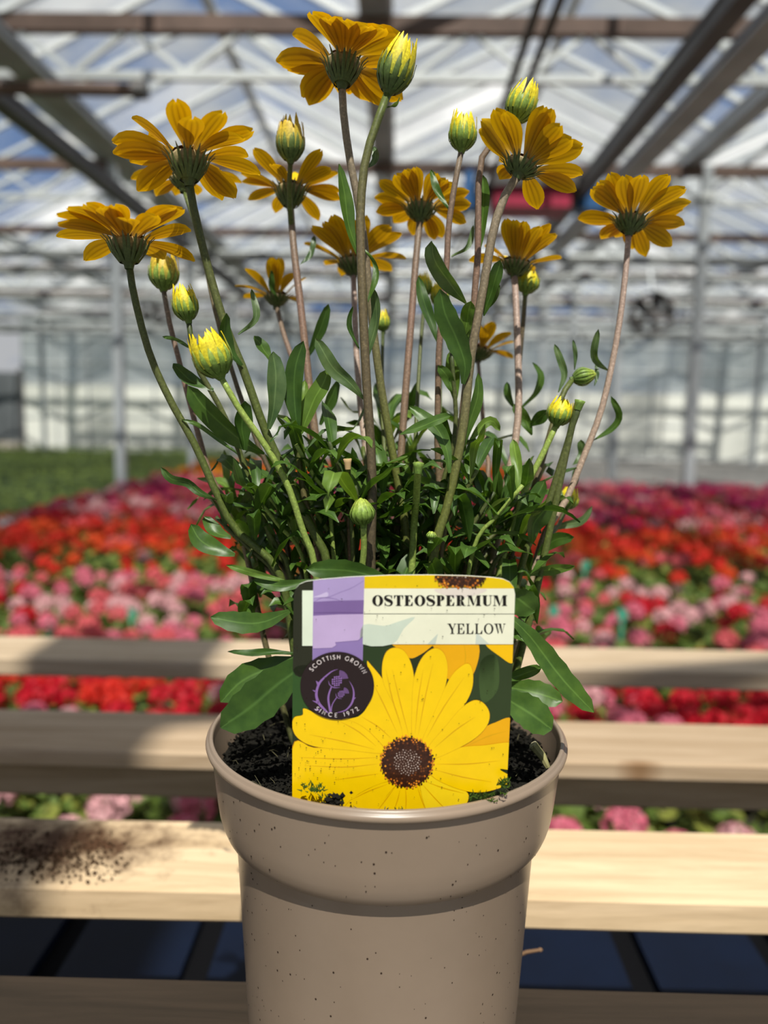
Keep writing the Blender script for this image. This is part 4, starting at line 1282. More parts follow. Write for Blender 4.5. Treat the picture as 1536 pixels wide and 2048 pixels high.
def leaf_build(c0, c1):
    def f(t_, b_, out, U, V):
        rib = ramp(t_, U, [(.0, (0, 0, 0)), (.44, (0, 0, 0)), (.5, (1, 1, 1)), (.56, (0, 0, 0)), (1, (0, 0, 0))])
        tc_ = N(t_, 'ShaderNodeTexCoord')
        n_ = N(t_, 'ShaderNodeTexNoise', Scale=160.0, Detail=4.0); t_.links.new(tc_.outputs['Object'], n_.inputs['Vector'])
        base = ramp(t_, n_.outputs['Fac'], [(.3, c0), (.7, c1)])
        oi = N(t_, 'ShaderNodeObjectInfo')
        col = mixrgb(t_, mixrgb(t_, 1.0, rib, (.45, .45, .45), 'MULTIPLY'), base, tuple(min(1, x * 2.0 + .03) for x in c1))
        tone = ramp(t_, oi.outputs['Random'], [(0, (.72, .78, .75)), (1, (1.2, 1.15, .95))])
        col = mixrgb(t_, 1.0, col, tone, 'MULTIPLY')
        t_.links.new(col, b_.inputs['Base Color'])
        b_.inputs['Roughness'].default_value = .42; b_.inputs['Specular IOR Level'].default_value = .45
        tr = N(t_, 'ShaderNodeBsdfTranslucent')
        t_.links.new(mixrgb(t_, 1.0, col, (1.5, 1.5, .5), 'MULTIPLY'), tr.inputs['Color'])
        mx = N(t_, 'ShaderNodeMixShader', Fac=.28)
        t_.links.new(b_.outputs[0], mx.inputs[1]); t_.links.new(tr.outputs[0], mx.inputs[2]); t_.links.new(mx.outputs[0], out.inputs['Surface'])
    return f
leaf_m = uv_mat('leaf_green', leaf_build((.038, .088, .014), (.070, .14, .022)))
leaf_lt = uv_mat('leaf_light_green', leaf_build((.09, .16, .022), (.13, .22, .035)))
leaf_gr = uv_mat('leaf_grey_green', leaf_build((.05, .10, .035), (.10, .155, .06)))
def stem_build(stops):
    def f(t_, b_, out, U, V):
        base = ramp(t_, V, stops)
        tc_ = N(t_, 'ShaderNodeTexCoord')
        n_ = N(t_, 'ShaderNodeTexNoise', Scale=900.0, Detail=3.0); t_.links.new(tc_.outputs['Object'], n_.inputs['Vector'])
        sp_ = ramp(t_, n_.outputs['Fac'], [(.35, (.75, .75, .75)), (.6, (1.05, 1.05, 1.05)), (.75, (1.6, 1.6, 1.6))])
        t_.links.new(mixrgb(t_, 1.0, base, sp_, 'MULTIPLY'), b_.inputs['Base Color'])
        b_.inputs['Roughness'].default_value = .5; b_.inputs['Specular IOR Level'].default_value = .35
    return f
G1, G2, BR, PK, PL = (.085, .115, .022), (.13, .15, .03), (.085, .062, .035), (.21, .125, .09), (.36, .26, .19)
STEMM = {
    'green': uv_mat('stem_green', stem_build([(0, (.07, .09, .02)), (.5, G1), (.85, (.09, .10, .03)), (1, (.05, .07, .02))])),
    'bright': uv_mat('stem_bright_green', stem_build([(0, (.16, .22, .05)), (1, (.26, .34, .07))])),
    'brown': uv_mat('stem_brown', stem_build([(0, (.07, .06, .025)), (.45, BR), (.8, (.13, .10, .05)), (1, G1)])),
    'pink': uv_mat('stem_pink', stem_build([(0, (.08, .09, .03)), (.35, (.16, .12, .06)), (.8, PK), (1, (.17, .13, .09))])),
    'pale': uv_mat('stem_pale', stem_build([(0, (.36, .30, .18)), (.5, PL), (1, (.34, .24, .2))])),
    'olive': uv_mat('stem_olive', stem_build([(0, (.10, .13, .022)), (.5, (.12, .13, .03)), (.75, (.17, .13, .08)), (1, (.24, .19, .13))])),
    'purple': uv_mat('stem_purple', stem_build([(0, (.12, .05, .04)), (.6, (.16, .08, .06)), (1, G1)])),
}
SOIL_W = zc(SOILZ)
plant = thing('osteospermum_plant', (PCX, D0, SOIL_W), 'yellow osteospermum daisy plant with tall stems and narrow green leaves', 'plant')
OFF = Vector(plant.location)
def add(name, vs, fs, mats, parent, uvs=None, smooth=True, mi=None):
    return obj(name, mesh(name, [Vector(v) - OFF for v in vs], fs, mats, smooth, uvs, mi), parent)
def stem_mesh(pts3, rads, n=9, seg=28):
    path = catmull(pts3, seg)
    vs, uvs, fs, ref = [], [], [], None
    for i, p_ in enumerate(path):
        t_ = (path[min(i + 1, seg)] - path[max(i - 1, 0)]).normalized()
        if ref is None: ref = t_.orthogonal().normalized()
        ref = (ref - t_ * ref.dot(t_)).normalized(); bi = t_.cross(ref)
        q = i / seg
        r_ = rads[0] + (rads[1] - rads[0]) * q
        for k in range(n):
            a = 2 * math.pi * k / n
            vs.append(p_ + (ref * math.cos(a) + bi * math.sin(a)) * r_ * (1 + .06 * math.cos(3 * a)))
            uvs.append((k / n, q))
    for i in range(seg):
        for k in range(n):
            fs.append((i * n + k, i * n + (k + 1) % n, (i + 1) * n + (k + 1) % n, (i + 1) * n + k))
    fs += [tuple(range(n - 1, -1, -1)), tuple(range(seg * n, seg * n + n))]
    return vs, fs, uvs
def stem(px, Yt, w, kind, Yb=None, ground=True):
    """px: photo points from the flower down to the crown; w = width in photo pixels"""
    Yb = Yb if Yb is not None else D0 + (Yt - D0) * .35
    L = [0]
    for i in range(1, len(px)): L.append(L[-1] + math.dist(px[i], px[i - 1]))
    pts = [P(x, y, Yt + (Yb - Yt) * (l / L[-1]) ** .8) for (x, y), l in zip(px, L)]
    if ground:
        e = pts[-1]
        g = Vector((PCX + (e.x - PCX) * .62, D0 + (Yb - D0) * .9, SOIL_W - .004))
        dxy = Vector((g.x - PCX, g.y - D0, 0))
        if dxy.length > .06: dxy *= .06 / dxy.length
        g = Vector((PCX + dxy.x, D0 + dxy.y, SOIL_W - .004))
        if e.z > SOIL_W + .012:
            pts.append(e.lerp(g, .5) + Vector(((e.x - g.x) * .06, 0, 0))); pts.append(g)
    pts.reverse()
    r_ = w / 2 * Yt / FPX * .92
    vs, fs, uvs = stem_mesh(pts, (r_ * 1.15, r_ * .92))
    return add('stem', vs, fs, STEMM[kind], plant, uvs)
def leaf_mesh(path3, width, facing, seg=12, tilt=0.0, twist=0.0, fold=.35, wprof=None, teeth=0.0):
    path = catmull(path3, seg)
    vs, uvs, fs = [], [], []
    m = 5
    for i, p_ in enumerate(path):
        q = i / seg
        t_ = (path[min(i + 1, seg)] - path[max(i - 1, 0)]).normalized()
        side = t_.cross(facing).normalized()
        side = rotv(side, t_, tilt + twist * q)
        nrm = side.cross(t_).normalized()
        wq = (.16 + .84 * math.sin(math.pi * min(1, (q * .96 + .0)) ** 1.25) ** .75) if q < .97 else .12
        if q < .18: wq = min(wq, .22 + q * 2.2)
        if i == seg: wq = .03
        if teeth and 2 < i < seg - 1: wq *= 1 + (teeth if i % 2 else -teeth)
        for k in range(m):
            u = (k / (m - 1)) * 2 - 1
            vs.append(p_ + side * (u * wq * width / 2) + nrm * (abs(u) * wq * width * .5 * fold + .0004 * math.sin(q * 11 + u * 2)))
            uvs.append(((u + 1) / 2, q))
    for i in range(seg):
        for k in range(m - 1):
            fs.append((i * m + k, i * m + k + 1, (i + 1) * m + k + 1, (i + 1) * m + k))
    return vs, fs, uvs
lr = random.Random(17)
def leaf(px, w, Y, m=None, dY=None, tilt=None, parent=None, fold=.3, teeth=0.0):
    """px: photo points from base to tip; w: visible width in pixels"""
    dY = lr.uniform(-.010, .008) if dY is None else dY
    tilt = lr.uniform(-.7, .7) if tilt is None else tilt
    n_ = len(px)
    pts = [P(x, y, Y + dY * i / (n_ - 1)) for i, (x, y) in enumerate(px)]
    face = (Vector((0, 0, CAMZ)) - pts[n_ // 2]).normalized()
    width = w * Y / FPX / max(.55, math.cos(tilt)) * 1.05
    vs, fs, uvs = leaf_mesh(pts, width, face, tilt=tilt, twist=lr.uniform(-.3, .3), fold=fold, teeth=teeth)
    return add('leaf', vs, fs, m or leaf_m, parent or plant, uvs)

# ---- flowers
sepal_m = uv_mat('calyx_green', stem_build([(0, (.055, .085, .022)), (.6, (.075, .105, .03)), (1, (.16, .13, .07))]))
calyx_m = uv_mat('calyx_base', stem_build([(0, (.05, .075, .02)), (.45, (.07, .095, .03)), (.62, (.30, .24, .11)), (1, (.42, .30, .17))]))
disc_m = mat('flower_disc', (.09, .04, .02), .8, .1, var=.4, vscale=300)
fr = random.Random(41)
def cup(C0, axis, prof, n=18, ridge=.0, name='flower_head', m=None, parent=None):
    """lathe around an axis: prof = [(height, radius)]"""
    ax = axis.normalized(); u = ax.orthogonal().normalized(); v = ax.cross(u)
    vs, fs, uvs = [], [], []
    k = len(prof)
    for i in range(n):
        a = 2 * math.pi * i / n
        rg = 1 + (ridge if i % 2 else -ridge)
        for j, (h, r_) in enumerate(prof):
            vs.append(C0 + ax * h + (u * math.cos(a) + v * math.sin(a)) * r_ * rg); uvs.append((i / n, j / (k - 1)))
    for i in range(n):
        for j in range(k - 1):
            fs.append((i * k + j, ((i + 1) % n) * k + j, ((i + 1) % n) * k + j + 1, i * k + j + 1))
    return add(name, vs, fs, m or sepal_m, parent or plant, uvs)
def petal_mesh(B, T, axis, width, bow, roll, seg=9, curl=0.0, lean=0.0):
    """ray floret from B to T; axis = flower axis (upper side)"""
    d = T - B; Ln = d.length; d.normalize()
    side = axis.cross(d).normalized(); side = rotv(side, d, roll)
    up = d.cross(side).normalized()
    if lean:
        away = (B - Vector((0, 0, CAMZ))).normalized()
        up = up + away * lean
        up = (up - d * up.dot(d)).normalized(); side = up.cross(d).normalized()
    vs, uvs, fs = [], [], []
    m = 5
    notch = fr.uniform(.0, .05)
    for i in range(seg + 1):
        q = i / seg
        c_ = B + d * (Ln * q) + up * (bow * Ln * math.sin(math.pi * q) - curl * Ln * max(0, q - .6) ** 2 * 3)
        w_ = (.20 + .80 * math.sin(min(1, q / .66) * math.pi / 2) ** 1.25) if q < .66 else max(.10, (1 - ((q - .66) / .345) ** 2.0)) ** .62 if q < .999 else .16
        for k in range(m):
            u = k / (m - 1) * 2 - 1
            back_ = 0
            if i == seg: back_ = (notch if k == 2 else .0) * Ln
            vs.append(c_ - d * back_ + side * (u * w_ * width / 2) + up * (width * .13 * (u * u) * (1 - .3 * q)))
            uvs.append(((u + 1) / 2, q))
    for i in range(seg):
        for k in range(m - 1):
            fs.append((i * m + k, i * m + k + 1, (i + 1) * m + k + 1, (i + 1) * m + k))
    return vs, fs, uvs
def flower(center, join, Y, axis, tips, wmul=1.0, polar=74, lmin=.024, cal=1.0, near=(), lean=.25):
    axis = Vector(axis).normalized()
    C = P(center[0], center[1], Y)
    J0 = P(join[0], join[1], Y)
    ch = min(.016, max(.010, (C - J0).length)) * cal
    J = C - axis * ch
    J = J0
    ax2 = (C - J).normalized()
    ax2 = (ax2 + axis * .6).normalized()
    ch = (C - J).length
    rc = .0085 * cal
    head = cup(J, ax2, [(-.002, .0017), (0, .0022), (ch * .2, rc * .48), (ch * .5, rc * .74), (ch * .8, rc * .88), (ch * .9, rc * .86), (ch * .92, .0005)], 20, .04, m=calyx_m)
    top = J + ax2 * ch * .95
    nb = 19
    u = ax2.orthogonal().normalized(); v = ax2.cross(u)
    for i in range(nb):
        a = 2 * math.pi * i / nb + fr.uniform(-.08, .08)
        rd = u * math.cos(a) + v * math.sin(a); tg = ax2.cross(rd)
        pth = [J + ax2 * ch * .05 + rd * rc * .42, J + ax2 * ch * .45 + rd * rc * .82, J + ax2 * ch * .82 + rd * rc * 1.02, J + ax2 * ch * 1.02 + rd * rc * 1.28]
        vs, uvs, fs = [], [], []
        for j, (p_, w_) in enumerate(zip(pth, (.0015, .0015, .0012, .0003))):
            vs += [p_ - tg * w_ / 2, p_ + rd * .0004, p_ + tg * w_ / 2]; uvs += [(0, j / 3), (.5, j / 3), (1, j / 3)]
            if j: fs += [(j * 3 - 3, j * 3 - 2, j * 3 + 1, j * 3), (j * 3 - 2, j * 3 - 1, j * 3 + 2, j * 3 + 1)]
        add('bract', vs, fs, sepal_m, head, uvs)
    vs, fs = [], []
    dn = 12
    for i in range(dn):
        a = 2 * math.pi * i / dn
        vs += [top + (u * math.cos(a) + v * math.sin(a)) * rc * .8 + ax2 * .001, top + (u * math.cos(a) + v * math.sin(a)) * rc * .45 + ax2 * .0026]
    vs.append(top + ax2 * .0030)
    for i in range(dn):
        j = (i + 1) % dn
        fs += [(2 * i, 2 * j, 2 * j + 1, 2 * i + 1), (2 * i + 1, 2 * j + 1, 2 * dn)]
    add('disc', vs, fs, disc_m, head)
    O = Vector((0, 0, CAMZ))
    L = max(lmin, 1.02 * max(math.dist(t_, center) for t_ in tips) * Y / FPX)
    for t_ in tips:
        d = ray(*t_).normalized()
        oc = O - top
        bq = d.dot(oc); cq = oc.dot(oc) - (L * fr.uniform(.95, 1.0)) ** 2
        disc_ = bq * bq - cq
        if disc_ <= 0:
            T = O + d * (-bq)
        else:
            cands = [O + d * (-bq + s * math.sqrt(disc_)) for s in (-1, 1)]
            T = cands[0] if t_ in near else min(cands, key=lambda q: abs(math.degrees((q - top).angle(axis)) - polar))
        rd = (T - top); rd = (rd - ax2 * rd.dot(ax2))
        rd = rd.normalized() if rd.length > 1e-6 else u
        B = top + rd * rc * .72 - ax2 * ch * .06
        vs, fs, uvs = petal_mesh(B, T, axis, L * .315 * wmul * fr.uniform(.86, 1.1), fr.uniform(.02, .07), fr.uniform(-.25, .25), curl=fr.uniform(-.02, .12), lean=lean)
        add('petal', vs, fs, petal_m, head, uvs)
    return head
flower((688, 112), (684, 172), .378, (.02, .46, .88), [(623, 20), (657, 34), (585, 70), (552, 122), (576, 140), (605, 192), (618, 212), (689, 36), (738, 51), (769, 53), (802, 68), (800, 118), (805, 202), (740, 203), (763, 211), (677, 188), (698, 190), (563, 132)], 1.05, 80)
flower((375, 304), (378, 364), .345, (-.02, .34, .94), [(351, 201), (385, 236), (447, 224), (507, 262), (488, 275), (495, 312), (520, 346), (470, 399), (444, 397), (263, 237), (300, 271), (226, 280), (226, 306), (275, 381), (262, 320)], .95, 76)
flower((366, 352), (367, 378), .415, (0, .35, .93), [(263, 356), (312, 391), (351, 386), (395, 386), (482, 363), (440, 340), (300, 335)], .9, 80, cal=.8)
flower((255, 474), (258, 529), .345, (-.02, .10, .99), [(111, 425), (134, 415), (169, 403), (228, 412), (255, 436), (114, 448), (113, 475), (170, 518), (312, 431), (349, 412), (367, 416), (378, 458), (388, 518), (328, 518), (205, 412)], .80, 66, near=[(111, 425), (134, 415), (114, 448), (169, 403), (228, 412), (205, 412), (255, 436), (312, 431), (349, 412), (367, 416)], lean=.6, lmin=.036)
flower((581, 370), (581, 415), .432, (0, .30, .95), [(507, 298), (482, 348), (485, 362), (497, 399), (544, 327), (551, 424), (643, 300), (663, 335), (677, 348), (681, 384), (681, 400), (637, 440), (586, 345)], .85, 72)
flower((842, 408), (840, 441), .43, (0, .50, .86), [(791, 347), (830, 332), (812, 339), (758, 362), (750, 394), (753, 424), (788, 444), (825, 470), (869, 481), (884, 475), (932, 447), (942, 410), (938, 383), (893, 359), (872, 347), (910, 368)], .95, 80)
flower((1046, 326), (1035, 351), .36, (.32, .52, .79), [(990, 216), (1010, 224), (963, 239), (956, 261), (1000, 356), (1090, 212), (1106, 219), (1121, 251), (1146, 275), (1166, 291), (1166, 350), (1152, 383), (1075, 416), (1000, 320)], 1.0, 78, cal=.95)
flower((1265, 434), (1258, 465), .41, (.08, .55, .83), [(1219, 345), (1197, 362), (1183, 374), (1156, 437), (1183, 442), (1202, 478), (1230, 476), (1249, 353), (1284, 348), (1338, 347), (1372, 376), (1380, 403), (1367, 420), (1369, 450), (1342, 491), (1291, 510), (1265, 495)], .95, 80)
flower((1034, 522), (1029, 551), .43, (.12, .12, .98), [(1012, 438), (1050, 442), (1081, 451), (1101, 447), (1113, 466), (1123, 517), (1063, 546), (938, 523), (968, 494), (996, 510), (1030, 440)], .95, 60, near=[(1012, 438), (1050, 442), (1081, 451), (1101, 447), (1030, 440)])
flower((702, 516), (707, 549), .45, (0, .18, .98), [(623, 452), (647, 444), (665, 431), (608, 489), (650, 530), (683, 549), (707, 437), (731, 430), (781, 450), (804, 467), (812, 519), (784, 544)], .9, 68, near=[(665, 431), (707, 437), (731, 430), (647, 444)])
flower((554, 588), (553, 612), .46, (0, .10, .99), [(491, 535), (470, 571), (487, 596), (543, 513), (560, 514), (589, 544), (612, 557), (593, 600)], .85, 62, cal=.85, near=[(543, 513), (560, 514), (589, 544)])
flower((963, 696), (956, 720), .47, (.25, .05, .96), [(986, 643), (1022, 664), (1027, 684), (1026, 717), (966, 652), (930, 680)], .95, 60, cal=.85, near=[(986, 643), (1022, 664), (966, 652)])
flower((431, 702), (433, 722), .44, (0, .1, .99), [(415, 690), (425, 683), (438, 682), (447, 690), (421, 684)], .7, 20, lmin=.006, cal=.6)

# ---- buds
bud_green = uv_mat('bud_green', stem_build([(0, (.10, .17, .03)), (.6, (.20, .30, .05)), (1, (.36, .42, .06))]))
bud_deep = uv_mat('bud_deep_green', stem_build([(0, (.055, .095, .025)), (.6, (.10, .15, .035)), (1, (.22, .24, .05))]))
bud_yel = uv_mat('bud_yellow', stem_build([(0, (.30, .34, .03)), (.45, (.62, .52, .02)), (1, (.85, .66, .015))]))
bud_gold = uv_mat('bud_gold', stem_build([(0, (.26, .26, .05)), (.5, (.55, .40, .04)), (1, (.72, .46, .03))]))
def bud(base, top, w, Y, open_=.5, green=None, yel=None, dY=.0, np_=14):
    green = green or bud_green; yel = yel or bud_yel
    A, B = P(*base, Y), P(*top, Y + dY)
    ax = (B - A); H = ax.length; ax.normalize()
    r_ = w / 2 * Y / FPX
    ce = 1 - open_ * .55
    prof = [(-.0015, .0013), (0, r_ * .30), (H * .10, r_ * .62), (H * .25, r_ * .92), (H * .42, r_ * .99), (H * .54, r_ * .92), (H * .60, r_ * .80), (H * .66, r_ * .5), (H * .68, .0002)] if open_ > 0 else [(-.0015, .0013), (0, r_ * .30), (H * .10, r_ * .62), (H * .25, r_ * .92), (H * .42, r_ * .99), (H * .58, r_ * .90), (H * .74, r_ * .66), (H * .9, r_ * .3), (H * .97, .0002)]
    body_ = cup(A, ax, prof, 22, .035, 'bud', green)
    u = ax.orthogonal().normalized(); v = ax.cross(u)
    def strip(a, h0, h1, w0, tip_r, m, nm, lift):
        rd = u * math.cos(a) + v * math.sin(a); tg = ax.cross(rd)
        vs, uvs, fs = [], [], []
        n_ = 6
        for j in range(n_ + 1):
            q = j / n_; h = h0 + (h1 - h0) * q
            rr = np.interp(h, [p_[0] for p_ in prof], [p_[1] for p_ in prof]) if h < H * .5 else None
            if rr is None:
                rr = np.interp(h, [H * .5, H * .75, H * 1.0], [r_ * .96, (r_ * .93 + tip_r) / 2 + r_ * .06, tip_r])
            ww = w0 * math.sin(math.pi * (.2 + .8 * q ** 1.3)) ** .75 + .00012 if q < 1 else .00015
            c_ = A + ax * h + rd * (rr + lift)
            vs += [c_ - tg * ww / 2, c_ + rd * .0003, c_ + tg * ww / 2]; uvs += [(0, q), (.5, q), (1, q)]
            if j: fs += [(j * 3 - 3, j * 3 - 2, j * 3 + 1, j * 3), (j * 3 - 2, j * 3 - 1, j * 3 + 2, j * 3 + 1)]
        add(nm, vs, fs, m, body_, uvs)
    if open_ > 0:
        for i in range(np_):
            strip(2 * math.pi * i / np_ + fr.uniform(-.12, .12), H * .22, H * fr.uniform(.86, 1.04), r_ * .42, r_ * fr.uniform(.45, .95) * (.6 + .5 * open_), yel, 'petal', .0002)
        for i in range(5):
            strip(2 * math.pi * i / 5 + .4, H * .35, H * fr.uniform(.85, .98), r_ * .55, r_ * .3, yel, 'petal', -.0002)
    for i in range(13):
        strip(2 * math.pi * (i + .5) / 13, H * .02, H * (fr.uniform(.50, .70) if open_ > 0 else fr.uniform(.8, .98)), r_ * .30, r_ * (.80 if open_ > 0 else .08), green, 'bract', .0005)
    return body_
bud((776, 186), (814, 72), 66, .355, .45, bud_deep)
bud((581, 322), (581, 233), 52, .41, .55, bud_deep, bud_gold)
bud((923, 301), (929, 224), 50, .385, .6)
bud((1030, 244), (1060, 164), 56, .385, .45)
bud((327, 579), (329, 503), 56, .40, .55, bud_green, bud_gold)
bud((377, 641), (362, 570), 47, .365, .55)
bud((441, 753), (404, 664), 74, .335, .75, None, None, 0, 18)
bud((850, 592), (843, 545), 31, .45, .4)
bud((884, 612), (873, 564), 34, .45, .4)
bud((1051, 586), (1060, 538), 44, .44, .35)
bud((766, 662), (763, 618), 26, .45, .5)
bud((1146, 758), (1194, 747), 33, .40, .0)
bud((1113, 850), (1128, 796), 48, .375, .45)
bud((1132, 1018), (1143, 974), 38, .41, .35)
bud((727, 1049), (721, 994), 47, .325, .0)
bud((937, 672), (941, 604), 30, .365, .0)
bud((862, 1078), (864, 1062), 15, .33, .0)
bud((768, 1010), (766, 985), 18, .40, .4)

# ---- stems
stem([(776, 186), (745, 270), (729, 330), (721, 420), (722, 500), (727, 640), (733, 760), (742, 900), (745, 1010), (742, 1110)], .355, 19, 'brown', .34)
stem([(684, 172), (688, 235), (700, 320), (714, 390), (728, 480), (738, 580), (752, 700), (766, 798), (796, 967), (812, 1080)], .378, 17, 'olive')
stem([(378, 364), (390, 430), (420, 550), (450, 650), (487, 740), (530, 860), (572, 950), (620, 1050), (655, 1130)], .345, 19, 'green', .35)
stem([(258, 529), (270, 600), (300, 710), (340, 800), (390, 890), (430, 980), (472, 1060), (560, 1150)], .345, 17, 'green', .355)
stem([(441, 753), (480, 820), (530, 890), (575, 970), (605, 1060), (630, 1135)], .335, 15, 'bright', .34)
stem([(377, 641), (386, 700), (402, 750), (430, 795), (470, 880), (505, 980), (545, 1080), (580, 1140)], .365, 13, 'green')
stem([(327, 579), (340, 650), (358, 720), (378, 800), (400, 880), (425, 960), (480, 1060)], .40, 12, 'pink')
stem([(367, 378), (400, 480), (430, 620), (470, 760), (520, 900), (560, 1000)], .415, 10, 'brown')
stem([(581, 415), (588, 500), (600, 600), (610, 690), (622, 800), (635, 900), (650, 1000)], .432, 16, 'pink')
stem([(581, 322), (579, 370), (580, 415), (585, 470)], .41, 11, 'green', .43, False)
stem([(553, 612), (565, 660), (582, 710), (600, 760), (615, 850), (630, 940)], .46, 11, 'pink')
stem([(707, 549), (710, 640), (714, 720), (722, 820), (735, 950)], .45, 13, 'pale')
stem([(840, 441), (832, 520), (825, 610), (818, 700), (810, 800), (803, 900), (798, 980)], .43, 15, 'pink')
stem([(923, 301), (906, 390), (897, 460), (893, 540), (885, 620), (878, 700), (876, 800), (875, 900), (878, 1000)], .385, 13, 'pink')
stem([(1035, 351), (1006, 400), (985, 470), (970, 560), (955, 640), (940, 730), (930, 830), (915, 920), (893, 1020), (868, 1110)], .36, 19, 'olive', .35)
stem([(1030, 244), (1000, 268), (976, 292), (961, 326), (957, 380), (957, 440), (956, 511), (951, 570), (944, 660), (928, 800), (915, 900), (885, 960)], .385, 14, 'pink', .375)
stem([(1029, 551), (1032, 600), (1036, 700), (1038, 790), (1035, 850), (1025, 920), (1015, 960)], .43, 15, 'pale')
stem([(1051, 586), (1047, 640), (1042, 690), (1036, 760)], .44, 10, 'brown', .435, False)
stem([(1258, 465), (1252, 540), (1240, 640), (1222, 740), (1200, 830), (1165, 920), (1128, 1010), (1085, 1080)], .41, 13, 'pale')
stem([(956, 720), (962, 790), (968, 860), (972, 900), (975, 960)], .47, 9, 'pink')
stem([(1113, 850), (1085, 910), (1050, 980), (1030, 1050), (1002, 1130)], .375, 14, 'bright')
stem([(1156, 806), (1140, 870), (1115, 950), (1092, 1020), (1050, 1110)], .37, 15, 'green')
stem([(1146, 758), (1125, 790), (1105, 850), (1085, 920), (1060, 1000), (1030, 1080)], .40, 13, 'brown')
stem([(727, 1049), (728, 1100), (725, 1150)], .325, 15, 'bright', .33)
stem([(597, 868), (600, 940), (612, 1010), (632, 1080)], .355, 14, 'purple', .355)
stem([(937, 672), (938, 720), (932, 780), (922, 850)], .365, 9, 'bright', .36, False)
stem([(850, 592), (842, 680), (836, 780), (830, 900)], .45, 8, 'green')
stem([(884, 612), (882, 700), (880, 800), (878, 900)], .45, 8, 'green')
stem([(766, 662), (764, 740), (765, 840), (770, 940)], .45, 8, 'green')
stem([(1132, 1018), (1118, 1050), (1090, 1100)], .41, 9, 'green')
stem([(903, 700), (907, 760), (912, 830), (905, 900), (880, 1000)], .372, 10, 'green')
# cut stubs
def stub(px, Y, w, kind, cutcol, label_):
    s_ = stem(px, Y, w, kind)
    c_ = P(*px[0], Y); ax = (P(*px[0], Y) - P(*px[1], Y)).normalized()
    r_ = w / 2 * Y / FPX
    cup(c_ - ax * .004, ax, [(0, r_ * .9), (.003, r_ * 1.15), (.0044, r_ * 1.35), (.0046, r_ * 1.1), (.004, r_ * .3), (.004, .0001)], 14, .03, 'cut_end', cutcol, s_)['label'] = label_
stub([(837, 928), (834, 975), (832, 1010), (828, 1060)], .332, 17, 'bright', bud_green, 'flared pale green cut end')
stub([(1160, 803), (1148, 845), (1138, 880)], .369, 16, 'green', bud_green, 'flared pale green cut end')
stub([(695, 920), (697, 960), (697, 1000)], .338, 13, 'purple', mat('cut_wood', (.5, .33, .16), .8, var=.2), 'dry tan cut end')

